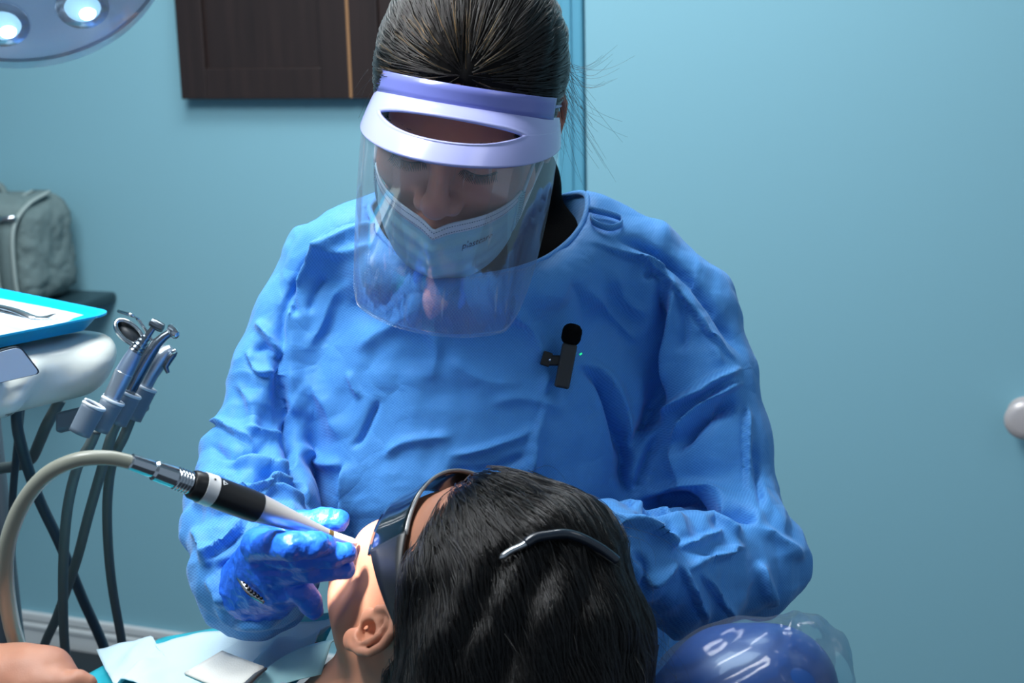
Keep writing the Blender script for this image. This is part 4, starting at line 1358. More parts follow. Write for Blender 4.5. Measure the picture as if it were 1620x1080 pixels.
M_NAVY = material('dark_navy_band', (22, 30, 42), 0.25, coat=0.4)
hb = [on_hair(x, y) for x, y in ((793, 881), (812, 871), (828, 864), (848, 854), (870, 848), (892, 845), (914, 848), (936, 857), (954, 869), (968, 884))]
hb = spline(hb, 60)
for _ in range(30): hb[1:-1] = (hb[:-2] + hb[1:-1] * 2 + hb[2:]) / 4
band = tube('headband', hb[14:], 0.0036, M_NAVY, pat, seg=12)
tube('silver_tip', hb[:16], [0.0008, 0.0018] + [0.0026] * 14, M_STEEL, band, seg=10)

# dark wrap-around protective glasses
M_LENS = material('dark_lens', (14, 20, 24), 0.12, coat=0.5)
M_FRAME = material('charcoal_frame', (26, 30, 33), 0.42)


def lens_pt(th, z): return np.array([0.0795 * math.sin(th), 0.003 - 0.110 * math.cos(th) - 0.1 * abs(z) ** 1.3, z + 0.014])


g = np.array([[PF.w(lens_pt(th, z)) for z in np.linspace(-0.023 + 0.006 * math.exp(-(th / 0.2) ** 2), 0.026, 10)] for th in np.linspace(rad(-64), rad(64), 50)])
vv, ff = sheet_geo(g, 0.0022); gl = mesh_obj('protective_glasses', vv, ff, M_LENS, pat)
edge = [PF.w(lens_pt(th, 0.0262)) for th in np.linspace(rad(-64), rad(64), 50)]
tube('brow_rim', edge, 0.0013, material('grey_rim', (120, 124, 126), 0.4), gl, seg=8)
for s in (1, -1):
    rows = []
    for t in np.linspace(0, 1, 24):
        th = rad(62) + t * rad(36)
        b = np.array([s * (0.0795 * math.sin(min(th, rad(90))) + 0.001 + 0.005 * t), 0.003 - 0.110 * math.cos(th) + 0.004 * t, 0.018 + 0.016 * t])
        hh = 0.0165 * (1 - t) ** 1.1 + 0.0062
        rows.append([PF.w(b + np.array([0, 0, k * hh])) for k in (-1, -0.5, 0, 0.5, 1)])
    vv, ff = sheet_geo(np.array(rows), 0.0028); mesh_obj('temple_arm', vv, ff, M_FRAME, gl)

# ------------------------------------------------------------------ the chair under the patient
M_VINYL = material('navy_blue_vinyl', (18, 72, 142), 0.38, coat=0.15)
M_CHAIRM = material('grey_chair_shell', (150, 156, 160), 0.4)
CH = tp(0.45, 0, -0.30)
chair = empty('dental_chair', (CH[0], CH[1], 0.0), 'blue dental chair under the patient, its headrest wrapped in clear plastic', 'chair')


def f_headrest(p):
    d = s_chain(p, [(P(850, 1430, 1.14), 0.05), (P(1040, 1270, 1.13), 0.052), (P(1088, 1186, 1.115), 0.053), (P(1164, 1106, 1.10), 0.053), (P(1224, 1090, 1.085), 0.049)], 0.02)
    return d


v, f = surf(f_headrest, P(1040, 1180, 1.15) - np.array([0.18, 0.14, 0.20]), P(1040, 1180, 1.15) + np.array([0.20, 0.16, 0.16]), 0.004)
v = relax(v, f, 2)
mesh_obj('headrest', v, f, M_VINYL, chair)
M_WRAP = clear_plastic('clear_wrap', (228, 240, 246), gloss=0.05, rough=0.12, haze=0.035)


def f_wrap(p):
    d = f_headrest(p) - 0.004
    d = smin(d, s_chain(p, [(P(1200, 1040, 1.095), 0.022), (P(1268, 1030, 1.08), 0.026), (P(1306, 1046, 1.07), 0.019), (P(1326, 1020, 1.07), 0.006)], 0.01), 0.012)
    return smin(d, s_chain(p, [(P(1240, 1090, 1.085), 0.03), (P(1296, 1086, 1.07), 0.022), (P(1318, 1066, 1.07), 0.012)], 0.01), 0.012)


v, f = surf(f_wrap, P(1040, 1180, 1.15) - np.array([0.19, 0.15, 0.21]), P(1040, 1180, 1.15) + np.array([0.26, 0.17, 0.20]), 0.004)
v, f = split_quads(relax(v, f, 1), f); n = vnormals(v, f); g = project(v)
wt = 0.12 + 0.88 * np.clip((g[:, 0] - 1180) / 80, 0, 1)
v += n * (facets(v, (0.05, 0.028, 0.016), 0.075, 44) * wt * wt + 0.0016 * np.sin((g[:, 1] + 0.5 * g[:, 0]) * 0.14 + 3 * fbm(v, 14, 6, 2)) * (1 - wt))[:, None]
mesh_obj('plastic_wrap', v, f, M_WRAP, chair)
v, f = surf(lambda p: smin(s_chain(p, [(tp(-0.02, -0.11, -0.25), 0.055), (tp(0.60, -0.13, -0.26), 0.055)]), s_chain(p, [(tp(-0.02, 0.11, -0.25), 0.055), (tp(0.60, 0.13, -0.26), 0.055)]), 0.15), np.minimum(tp(-0.1, 0, 0), tp(0.7, 0, 0)) - 0.42, np.maximum(tp(-0.1, 0, 0), tp(0.7, 0, 0)) + 0.3, 0.012)
mesh_obj('backrest', v, f, M_VINYL, chair)
v, f = surf(lambda p: smin(s_chain(p, [(tp(0.58, -0.13, -0.265), 0.055), (tp(1.42, -0.12, -0.23), 0.05)]), s_chain(p, [(tp(0.58, 0.13, -0.265), 0.055), (tp(1.42, 0.12, -0.23), 0.05)]), 0.15), np.minimum(tp(0.5, 0, 0), tp(1.5, 0, 0)) - 0.42, np.maximum(tp(0.5, 0, 0), tp(1.5, 0, 0)) + 0.3, 0.014)
mesh_obj('leg_rest', v, f, M_VINYL, chair)
ba = tp(0.75, 0, -0.30)
tube('pedestal', [(ba[0], ba[1], ba[2]), (ba[0], ba[1], 0.10), (ba[0], ba[1], 0.05), (ba[0], ba[1], 0.0)], [0.12, 0.11, 0.26, 0.28], M_CHAIRM, chair, seg=32)
print('NB', project(NB_[None]), NB_, 'chest', tp(.25, 0, .03), project(tp(.25, 0, .03)[None]))

# ------------------------------------------------------------------ bib and the things lying on it
M_BIB = material('white_paper_bib', (182, 206, 218), 0.8, bump=(700, 0.2))
M_BIBB = material('turquoise_bib_backing', (30, 160, 178), 0.55)
BZ0 = tp(0.22, 0, 0.046)


def on_chest(x, y, lift=0.0):
    """pixel -> point on a plane lying along the patient's chest"""
    q = ray(x, y); n_ = TU
    t = ((BZ0 + TU * lift - CC) @ n_) / (q @ n_)
    return CC + q * t


far = spline([(152, 1026), (196, 1015), (240, 1009), (246, 1017), (300, 1005), (350, 996), (400, 992), (450, 984), (536, 970)], 60)
near = spline([(182, 1084), (250, 1098), (330, 1110), (410, 1116), (440, 1104), (466, 1080), (500, 1038)], 60)
grid = []
rng = np.random.RandomState(2)
for i in range(60):
    col = []
    for j in range(30):
        t = j / 29; g = far[i] * (1 - t) + near[i] * t
        col.append(on_chest(g[0], g[1]))
    grid.append(col)
grid = np.array(grid)
fl = grid.reshape(-1, 3)
bump_ = (0.006 * fbm(fl, 16, 4, 2) + facets(fl, (0.09, 0.05, 0.03), 0.05, 77)).reshape(60, 30)
edge_t = np.minimum(1, np.linspace(0, 4, 30))[None, :]
grid = grid + TU * (1.2 * bump_ * (0.35 + 0.65 * edge_t))[..., None]
vv, ff = sheet_geo(grid, 0.0012)
bib = mesh_obj('paper_bib', vv, ff, M_BIB)
tag(bib, "white paper bib spread over the patient's chest below the gloved hand", 'bib')
far2 = spline([(176, 1046), (214, 1030), (240, 1018), (256, 1009), (300, 1001), (352, 992), (400, 988), (450, 980), (536, 967)], 60)
near2 = spline([(88, 1094), (190, 1100), (330, 1100), (400, 1100), (436, 1098), (468, 1080), (500, 1044)], 60)
bg_ = np.array([[on_chest(*(far2[i] * (1 - t) + near2[i] * t), -0.014 + 0.002 * math.sin(i * 0.5 + 3 * t)) for t in np.linspace(0, 1, 16)] for i in range(60)])
vv, ff = sheet_geo(bg_, 0.001); mesh_obj('turquoise_backing', vv, ff, M_BIBB, bib)
roll = spline([on_chest(528, 1030, 0.012), on_chest(480, 1042, 0.012), on_chest(445, 1058, 0.010), on_chest(415, 1084, 0.008), on_chest(400, 1110, 0.006)], 30)
rg = np.stack([roll + TU * 0.006 - TX * 0.012, roll + TU * 0.008, roll + TX * 0.012 + TU * 0.002, roll + TX * 0.030 - TU * 0.006], 1)
vv, ff = sheet_geo(rg, 0.001); mesh_obj('folded_edge', vv, ff, material('pale_turquoise_paper', (168, 220, 226), 0.6), bib)
M_RED = material('crimson_plastic', (150, 20, 60), 0.35)
v, f = surf(lambda p: smin(s_cone(p, on_chest(494, 1032, 0.006), on_chest(510, 1026, 0.008), 0.0045, 0.0052), s_cone(p, on_chest(503, 1026, 0.010), on_chest(501, 1019, 0.014), 0.0022), 0.003), on_chest(502, 1028) - 0.025, on_chest(502, 1028) + 0.025, 0.0008)
mesh_obj('crimson_clip', v, f, M_RED, bib)
g4 = [(292, 1066), (352, 1031), (418, 1056), (372, 1100)]
gg = np.array([[on_chest(*(np.array(g4[0]) * (1 - a) * (1 - b) + np.array(g4[1]) * a * (1 - b) + np.array(g4[2]) * a * b + np.array(g4[3]) * (1 - a) * b), 0.021 + 0.001 * math.sin(5 * a + 3 * b)) for b in np.linspace(0, 1, 10)] for a in np.linspace(0, 1, 10)])
vv, ff = sheet_geo(gg, 0.003); pad = mesh_obj('gauze_pad', vv, ff, material('cream_gauze', (222, 222, 214), 0.85, bump=(600, 0.4)))
tag(pad, 'folded cream gauze square lying on the white paper bib', 'gauze')
pr = tube('dental_probe', [on_chest(421, 1057, 0.029), on_chest(405, 1068, 0.029), on_chest(380, 1092, 0.027), on_chest(340, 1125, 0.026)], [0.0012, 0.0022, 0.0024, 0.0024], material('dull_steel', (92, 100, 104), 0.4, metal=0.3), seg=10)
tag(pr, 'thin grey metal instrument lying across the gauze square on the bib', 'instrument')
# ================================================================== the delivery unit on the left
M_IVORY = material('ivory_unit_shell', (206, 212, 206), 0.32, coat=0.5, spec=0.5)
M_PAD = material('pale_keypad', (206, 216, 230), 0.4)
M_PADL = material('dark_outline', (30, 38, 44), 0.5)
M_HOLD = material('grey_holder_plastic', (108, 122, 136), 0.4)
M_HOLDL = material('pale_rim', (206, 214, 220), 0.4)
M_TRAY = material('turquoise_tray', (10, 176, 226), 0.3, coat=0.3)
M_PAPER = material('white_tray_paper', (206, 216, 224), 0.8)
M_HOSE = material('grey_rubber_hose', (96, 108, 108), 0.45)
M_HOSE2 = material('beige_grey_hose', (150, 152, 138), 0.38, coat=0.2)
M_HOSE3 = material('slate_hose', (62, 78, 88), 0.45)
M_POLE = material('slate_metal_arm', (52, 66, 76), 0.4)
KD = 1.42
E1 = unit([-0.66, -0.75, 0]); E2 = unit([-0.75, 0.66, 0])       # along the front (towards the camera), and away from it
EN = -E2                                                          # out of the front face
K = P(172, 494, KD)
UF = (K, E1, EN, W_Z)                                             # unit frame: s along the front, out, up


def on_front(x, y, out):
    q = ray(x, y); o = K + EN * out
    p = CC + q * (((o - CC) @ EN) / (q @ EN))
    return np.array([(p - K) @ E1, out, (p - K)[2]])


def U_(s, o, z): return K + E1 * s + EN * o + W_Z * z


FO = 0.012
pA = on_front(195, 560, FO); pB = on_front(100, 643, FO); pC = on_front(0, 664, FO)
zlo = pB[2]; zhi = on_front(100, 551, FO)[2]
print('unit s0', pA, pB, pC, zhi)
unit_o = empty('delivery_unit', U_(0.1, -0.1, zlo), 'ivory dental delivery unit with keypad and instrument holders under the blue tray', 'dental unit')
s0 = on_front(204, 560, FO)[0]
UFr = np.stack([E1, EN, W_Z], 1)
zc = (zlo + zhi) / 2; hz = (zhi - zlo) / 2


def f_unit_sdf(p):
    # local: x = s, y = out, z
    p = Pt(p.x - np.clip(zhi - p.z, 0, 0.1) * 0.42, p.y, p.z)
    d = s_box(p, (s0 + 0.26, FO - 0.14, zc), (0.26, 0.14, hz), 0.022)
    d = smin(d, s_ell(p, (s0 + 0.03, FO - 0.03, zc + 0.005), (0.03, 0.042, hz * 0.82)), 0.015)
    # raised rib between the keypad and the rounded end
    rib = s_cone(p, (s0 + 0.105, FO - 0.004, zhi - 0.022), (s0 + 0.12, FO + 0.002, zc - hz * 0.25), 0.012, 0.016)
    d = smin(d, rib, 0.018)
    # shelf on which the keypad lies
    d = smin(d, s_box(p, (s0 + 0.33, FO - 0.01, zc + 0.004), (0.195, 0.024, hz * 0.70), 0.012), 0.014)
    return d


v, f = surf(f_unit_sdf, (s0 - 0.05, FO - 0.31, zlo - 0.03), (s0 + 0.56, FO + 0.05, zhi + 0.03), 0.004)
v = relax(v, f, 2)
wv_ = K + v @ UFr.T
mesh_obj('housing', wv_, f, M_IVORY, unit_o)
# keypad: a rounded panel with a dark outline
cor = [on_front(*q, FO + 0.0165) for q in ((-40, 566), (28, 549), (61, 588), (12, 603), (-60, 618))]


def rounded(poly, r, n=6):
    out = []
    poly = [np.array(q) for q in poly]
    for i in range(len(poly)):
        a, b, c = poly[i - 1], poly[i], poly[(i + 1) % len(poly)]
        u, w = unit(a - b) * r, unit(c - b) * r
        for t in np.linspace(0, 1, n):
            out.append((b + u) * (1 - t) ** 2 + 2 * b * t * (1 - t) + (b + w) * t * t)
    return out


kp = rounded([on_front(-60, 572, FO + 0.0150), on_front(30, 548, FO + 0.0150), on_front(62, 590, FO + 0.0150), on_front(10, 602, FO + 0.0150), on_front(-60, 620, FO + 0.0150)], 0.006)
kp = np.array([K + UFr @ q for q in kp])
nk = len(kp); cen = kp.mean(0)
def slab(pts, h, sc):
    a = cen + (pts - cen) * sc
    V = np.vstack([a - EN * 0.004, a + EN * h]); m = len(a)
    return V, [tuple(range(m))[::-1], tuple(range(m, 2 * m))] + [(i, (i + 1) % m, m + (i + 1) % m, m + i) for i in range(m)]
vv, ff = slab(kp, 0.0006, 1.05); pad_o = mesh_obj('keypad_outline', vv, ff, M_PADL, unit_o, smooth=False)
vv, ff = slab(kp, 0.0014, 0.99); mesh_obj('keypad', vv, ff, M_PAD, pad_o, smooth=False)
# two short lines of small print
cu = bpy.data.curves.new('txt', 'FONT'); cu.body = 'DESIGN & ENGINEERED\n     IN THE USA'; cu.size = 1.0; cu.space_line = 0.9; cu.offset = 0.02
to = bpy.data.objects.new('txt', cu); COL.objects.link(to); bpy.context.view_layer.update()
tm = bpy.data.meshes.new_from_object(to.evaluated_get(bpy.context.evaluated_depsgraph_get()))
tv = np.array([q.co[:] for q in tm.vertices]); tf = [tuple(p.vertices) for p in tm.polygons]
bpy.data.objects.remove(to); bpy.data.meshes.remove(tm)
t0 = on_front(0, 656, FO + 0.0006); t1 = on_front(34, 648, FO + 0.0006)
wd = np.linalg.norm(t1 - t0) / tv[:, 0].max()
from mathutils.bvhtree import BVHTree
_bt = BVHTree.FromPolygons([Vector(q) for q in wv_], [tuple(map(int, q)) for q in f])


def on_housing(q):
    h = _bt.ray_cast(Vector(q + EN * 0.1), Vector(-EN))[0]
    return (np.array(h) if h is not None else q) + EN * 0.0003


tv = [on_housing(K + UFr @ np.array([t0[0] - q[0] * wd, FO, t0[2] + 0.001 + q[1] * wd])) for q in tv]
mesh_obj('small_print', tv, tf, M_PADL, unit_o, smooth=False)
# chrome-ringed recess at the end
rc = P(205, 526, 1.405); ra, rb = unit(CR * 0.72 - CU * 0.69), unit(CR * 0.55 + CU * 0.45 + CF * 0.5)
ringp = [rc + ra * 0.0165 * math.cos(a) + rb * 0.009 * math.sin(a) for a in np.linspace(0, 2 * math.pi, 40)]
rg_ = tube('chrome_ring', ringp, 0.0024, M_CHROME, unit_o, seg=10)
dv = [rc + CF * 0.004] + [q + CF * 0.003 for q in ringp[:-1]]
mesh_obj('recess', dv + [q + CF * 0.004 for q in dv], [(0, 1 + i, 1 + (i + 1) % 39) for i in range(39)] + [(40, 41 + (i + 1) % 39, 41 + i) for i in range(39)] + [(1 + i, 41 + i, 41 + (i + 1) % 39, 1 + (i + 1) % 39) for i in range(39)], M_PADL, rg_)

# holders: a bracket and four cups, each open on one side
HD = [((124, 684), (147, 640)), ((153, 678), (177, 632)), ((182, 668), (204, 622)), ((206, 660), (229, 612))]
hd_d = [1.355, 1.382, 1.409, 1.436]
bmx = box_bm((P(92, 662, 1.41), unit(P(215, 632, 1.43) - P(92, 662, 1.41)), unit(CF - 0.2 * CU), CU), (-0.010, 0.022, -0.008), (0.082, 0.036, 0.012), 0.003)
brk = bm_obj('holder_bracket', bmx, M_HOLD, unit_o)
for (a, b), d in zip(HD, hd_d):
    A, B = P(*a, d), P(*b, d)
    ax_ = unit(B - A); u_ = unit(np.cross(ax_, CF)); w_ = np.cross(ax_, u_)
    rows = []
    for t in np.linspace(0, 1, 8):
        r_ = 0.0106 + 0.0010 * t
        rows.append([A + (B - A) * t + (math.cos(q) * u_ + math.sin(q) * w_) * r_ for q in np.linspace(0.9, 2 * math.pi - 0.5, 26)])
    vv, ff = sheet_geo(np.array(rows), 0.0022)
    h_ = mesh_obj('holder_cup', vv, ff, M_HOLD, unit_o)
    tube('rim', rows[-1], 0.0018, M_HOLDL, h_, seg=8)

# tray with raised sides, paper, tweezers
TL, TW, TH_ = 0.36, 0.26, 0.030
zt = zhi + 0.004 - 0.0
TFm = (np.array([K[0], K[1], 0.0]), E1, E2, W_Z)
tz0 = K[2] + zhi + 0.007


def rect_loop(off, z, r, n=8):
    pts = []
    x0, y0, x1, y1 = -0.0 - off, -0.0 - off, TL + off, TW + off
    for cx, cy, a0 in ((x0 + r, y0 + r, 180), (x1 - r, y0 + r, 270), (x1 - r, y1 - r, 0), (x0 + r, y1 - r, 90)):
        for t in np.linspace(0, 90, n):
            a = rad(a0 + t); pts.append(TFm[0] + E1 * (cx + r * math.cos(a)) + E2 * (cy + r * math.sin(a)) + W_Z * z)
    return pts


K_top = K[2]
loops = [rect_loop(-0.014, tz0, 0.012), rect_loop(0.0, K_top - 0.001, 0.022), rect_loop(0.006, K_top, 0.026), rect_loop(0.006, K_top - 0.002, 0.026), rect_loop(-0.0015, K_top - 0.003, 0.02), rect_loop(-0.0155, tz0 + 0.0022, 0.011)]
m = len(loops[0]); V = [q for l in loops for q in l]; Fc = []
for i in range(len(loops) - 1):
    for j in range(m):
        Fc.append((i * m + j, i * m + (j + 1) % m, (i + 1) * m + (j + 1) % m, (i + 1) * m + j))
Fc.append(tuple(range(m))[::-1]); Fc.append(tuple((len(loops) - 1) * m + j for j in range(m)))
tray = mesh_obj('instrument_tray', V, Fc, M_TRAY); auto_sharp(tray, 40)
tag(tray, 'turquoise instrument tray lined with white paper on top of the ivory unit', 'tray')
zp = tz0 + 0.003
gp_ = []
for a in np.linspace(0.018, TL - 0.02, 30):
    row = []
    for b in np.linspace(0.017, TW - 0.035, 24):
        lift = 0.010 * math.exp(-((a - 0.02) / 0.025) ** 2) + 0.020 * max(0, (b - TW + 0.07) / 0.07) ** 2 * 0 + 0.0008 * math.sin(30 * a + 20 * b)
        row.append(TFm[0] + E1 * a + E2 * b + W_Z * (zp + 0.0012 + lift))
    gp_.append(row)
vv, ff = sheet_geo(np.array(gp_), 0.0006); pp = mesh_obj('tray_paper', vv, ff, M_PAPER)
tag(pp, 'white paper liner inside the turquoise instrument tray', 'paper')


def on_tray(x, y, z):
    q = ray(x, y); return CC + q * ((z - CAM_H) / q[2])


twz = zp + 0.013
tw = empty('tweezers', on_tray(40, 500, twz), 'steel tweezers with crossed fine points lying on the tray paper', 'tweezers')
t0, t1, t2, t3 = on_tray(-90, 470, twz + 0.008), on_tray(10, 490, twz + 0.008), on_tray(58, 503, twz + 0.005), on_tray(92, 505, twz + 0.002)
for sgn, en in ((1, (88, 496)), (-1, (92, 505))):
    pts = spline([t0, t1 + W_Z * 0.002 * sgn, t2, on_tray(*en, twz + 0.003)], 20)
    tube('arm', pts, np.concatenate([np.full(12, 0.0052), np.linspace(0.0052, 0.0007, 8)]), M_STEEL, tw, seg=8, flat=0.3)
pb = tube('dental_probe', [on_tray(76, 508, zp + 0.004), on_tray(82, 502, zp + 0.006), on_tray(90, 494, zp + 0.009)], [0.0012, 0.0010, 0.0004], M_STEEL, seg=8)
tag(pb, 'short fine steel probe tip beside the tweezers on the tray paper', 'instrument')
pb = tube('dental_probe', [on_tray(92, 505, zp + 0.004), on_tray(98, 500, zp + 0.006), on_tray(104, 494, zp + 0.009)], [0.0010, 0.0008, 0.0004], M_STEEL, seg=8)
tag(pb, 'second fine steel probe tip, nearer the tray corner than the tweezers', 'instrument')


def turned(name, pts, d, mat, parent, seg=24):
    """a turned body along the picture: pts = (x, y, radius in px)"""
    p3 = [P(x, y, d if np.isscalar(d) else d[i]) for i, (x, y, r) in enumerate(pts)]
    rr = [r * (d if np.isscalar(d) else d[i]) / FPX for i, (x, y, r) in enumerate(pts)]
    o = tube(name, p3, rr, mat, parent, seg=seg); auto_sharp(o, 30); return o


def line_pts(a, b, prof):
    a, b = np.array(a, float), np.array(b, float)
    return [(*(a + (b - a) * t), r) for t, r in prof]


M_ALU = material('satin_aluminium', (172, 184, 196), 0.33, metal=0.85)
M_ALUB = material('blue_grey_aluminium', (140, 160, 184), 0.35, metal=0.7)
M_DKST = material('dark_steel', (120, 130, 140), 0.22, metal=0.95)
# low-speed motor with contra-angle
h1 = empty('low_speed_handpiece', P(165, 636, 1.385), 'pale motor handpiece with ringed contra-angle, nearest the ivory housing', 'handpiece', 'instruments parked in the unit holders')
turned('motor', line_pts((172, 640), (197, 588), [(0, 12), (0.02, 13.5), (0.5, 14), (0.97, 15), (1, 14)]), 1.382, M_ALU, h1)
turned('black_collar', line_pts((167, 646), (173, 634), [(0, 14), (0.1, 14), (0.9, 14), (1, 14)]), 1.382, M_BLACK, h1)
turned('sleeve', line_pts((195, 592), (216, 553), [(0, 12), (0.1, 14.5), (0.6, 13), (1, 10.5)]), 1.382, M_ALUB, h1)
turned('ringed_neck', line_pts((213, 557), (240, 522), [(0, 10), (0.05, 12), (0.12, 10.5), (0.18, 11.5), (0.26, 10), (0.32, 10.8), (0.4, 8.5), (0.5, 8.8), (0.55, 6.8), (0.68, 7.2), (0.72, 5.6), (1, 4.8), (1.22, 4.6)]), 1.382, M_DKST, h1)
turned('head', [(238, 508, 4), (239, 509, 7), (246, 513, 8), (253, 517, 8), (258, 519, 7), (259, 519.5, 3)], 1.382, M_DKST, h1)
tube('hose', spline([P(152, 681, 1.382), P(142, 704, 1.39), P(122, 740, 1.41), P(106, 810, 1.44), P(100, 900, 1.50), P(101, 1000, 1.58), P(108, 1075, 1.64), P(115, 1180, 1.70)], 60), 0.0053, M_HOSE, h1)
h2 = empty('high_speed_handpiece', P(192, 640, 1.40), 'dark steel curved high-speed handpiece, second from the ivory housing', 'handpiece', 'instruments parked in the unit holders')
turned('barrel', [(190, 650, 9), (196, 636, 10), (199, 630, 9), (202, 622, 11), (218, 590, 12), (234, 562, 11), (247, 544, 9), (260, 532, 7), (268, 527, 6)], 1.409, M_DKST, h2)
turned('head', [(266, 517, 4), (268, 517.5, 7), (273, 523, 8.5), (277, 529, 8.5), (279, 533, 6), (280, 535, 2)], 1.409, M_CHROME, h2)
tube('hose', spline([P(188, 662, 1.409), P(176, 690, 1.42), P(158, 752, 1.45), P(140, 815, 1.48), P(120, 890, 1.53), P(90, 975, 1.60), P(66, 1036, 1.66), P(50, 1150, 1.72)], 60), 0.0053, M_HOSE, h2)
h3 = empty('air_water_syringe', P(214, 640, 1.415), 'air and water syringe with thin bent nozzle, farthest from the ivory housing', 'syringe', 'instruments parked in the unit holders')
turned('barrel', [(208, 655, 9), (216, 638, 11), (222, 624, 12), (238, 592, 12.5), (244, 582, 13.5), (256, 564, 14), (264, 556, 12), (272, 551, 7), (273, 550, 2)], 1.436, M_ALU, h3)
turned('trigger', [(266, 590, 3), (262, 580, 5), (268, 568, 6), (275, 560, 5), (279, 555, 3)], 1.431, M_DKST, h3)
turned('button', [(272, 558, 3), (275, 556, 4.5), (279, 554, 4), (280, 553.5, 1)], 1.426, M_CHROME, h3)
tube('nozzle', spline([P(250, 552, 1.440), P(240, 538, 1.440), P(228, 518, 1.440), P(217, 503, 1.440), P(207, 498, 1.42), P(188, 492, 1.440)], 40), 0.0019, M_CHROME, h3, seg=10)
tube('hose', spline([P(208, 660, 1.436), P(196, 690, 1.44), P(178, 730, 1.46), P(170, 790, 1.49), P(171, 860, 1.53), P(178, 930, 1.58), P(192, 1010, 1.65), P(205, 1090, 1.70)], 60), 0.0052, M_HOSE, h3)
# looped hose behind, and the straight supply tubes of the unit's arm
lp_ = tube('suction_hose', spline([P(96, 632, 1.52), P(88, 646, 1.52), P(74, 672, 1.52), P(62, 700, 1.54), P(52, 722, 1.57), P(40, 732, 1.59), P(20, 738, 1.61), P(-10, 742, 1.62), P(-120, 760, 1.64)], 50), 0.0062, M_HOSE)
tag(lp_, 'grey green hose looping down behind the corner of the ivory unit', 'hose')
cr_ = tube('supply_hose', spline([P(26, 640, 1.50), P(30, 690, 1.50), P(58, 780, 1.54), P(96, 862, 1.58), P(130, 945, 1.64), P(164, 1022, 1.69), P(200, 1120, 1.74)], 40), 0.0060, M_HOSE3)
tag(cr_, 'slate supply hose crossing diagonally behind the hanging handpiece hoses', 'hose')
cr2 = tube('supply_hose', spline([P(34, 640, 1.54), P(28, 700, 1.54), P(20, 790, 1.58), P(18, 900, 1.62), P(14, 1100, 1.74)], 40), 0.0042, M_HOSE3)
tag(cr2, 'thin slate hose dropping straight down below the keypad', 'hose')
po = empty('unit_arm', (*P(-6, 800, 1.72)[:2], 0.0), 'dark slate pole carrying the ivory unit at the left edge of the room', 'pole')
pb_ = P(-6, 800, 1.72); pt_ = U_(0.16, -0.14, zlo)
tube('post', [(pb_[0], pb_[1], 0.02), (pb_[0], pb_[1], pt_[2] - 0.045)], 0.016, M_POLE, po, seg=20)
tube('bracket', [(pb_[0], pb_[1], pt_[2] - 0.026), (pt_[0], pt_[1], pt_[2] - 0.026)], 0.02, M_POLE, po, seg=20)
tube('base_plate', [(pb_[0], pb_[1], 0.0), (pb_[0], pb_[1], 0.03)], 0.1, M_POLE, po, seg=32)
# dark waste box on the floor by the skirting
bx_ = onz(92, 1068, 0.02)
bf = (np.array([bx_[0], bx_[1], 0]), W_D, W_N, W_Z)
box_o = empty('waste_bin', bx_, 'dark low box on the floor by the white baseboard', 'box')
bm_obj('body', box_bm(bf, (-0.12, -0.08, 0.001), (0.10, 0.10, 0.035), 0.005), material('charcoal_box', (34, 36, 40), 0.6), box_o)
bm_obj('lid', box_bm(bf, (-0.125, -0.085, 0.036), (0.105, 0.105, 0.044), 0.003), M_PADL, box_o)

# ------------------------------------------------------------------ the motor handpiece in the gloved hand
hp = empty('polishing_handpiece', P(330, 775, 1.0), "black and silver motor handpiece held in the clinician's gloved hand", 'handpiece')
AX0, AX1 = np.array([205, 729.0]), np.array([566, 861.0]); DA, DB = 0.985, 1.092


def hpx(t): q = AX0 + (AX1 - AX0) * t; return P(q[0], q[1], DA + (DB - DA) * t)


def hp_part(name, prof, mat, parent=hp, seg=32):
    o = tube(name, [hpx(t) for t, _ in prof], [r * (DA + (DB - DA) * t) / FPX for t, r in prof], mat, parent, seg=seg); auto_sharp(o, 28); return o


hp_part('connector', [(0.0, 10), (0.004, 13), (0.085, 14), (0.10, 13), (0.105, 15), (0.11, 16.5), (0.195, 17.5), (0.2, 16)], M_CHROME)
ring = [(0.195, 16)]
for k in range(5):
    t = 0.2 + k * 0.013; ring += [(t, 16), (t + 0.004, 18.5), (t + 0.008, 18.5), (t + 0.0125, 16)]
hp_part('ribbed_ring', ring, M_CHROME)
hp_part('black_barrel', [(0.262, 16), (0.268, 21), (0.278, 23.5), (0.32, 24.5), (0.40, 25), (0.52, 25), (0.56, 24)], M_BLACK)
sr_ = hp_part('silver_ring', [(0.312, 24), (0.313, 25.6), (0.362, 26.2), (0.363, 24.5)], material('bright_silver', (214, 218, 222), 0.35, metal=0.3))
hp_part('nose_cone', [(0.555, 22), (0.56, 23.6), (0.64, 19.5), (0.74, 14), (0.82, 9.5), (0.865, 7.5), (0.87, 6)], material('satin_silver', (198, 196, 194), 0.32, metal=0.7))
hp_part('brass_collar', [(0.862, 6.5), (0.866, 7.6), (0.884, 7.4), (0.888, 6)], material('brass', (190, 150, 90), 0.3, metal=0.9))
hp_part('white_tip', [(0.885, 6.6), (0.92, 7.0), (0.97, 7.0), (0.985, 6.4), (0.992, 5.0)], material('white_plastic_tip', (232, 232, 232), 0.35))
# index marks on the ring and barrel: a dot, and a small open triangle
hax = unit(hpx(1) - hpx(0)); hup = unit(CU - hax * (CU @ hax)); hfr = np.cross(hax, hup)
if hfr @ CF > 0: hfr = -hfr


def hp_mark(t, ang, r):
    n_ = unit(hup * math.sin(ang) + hfr * math.cos(ang)); return hpx(t) + n_ * r * (DA + (DB - DA) * t) / FPX, n_


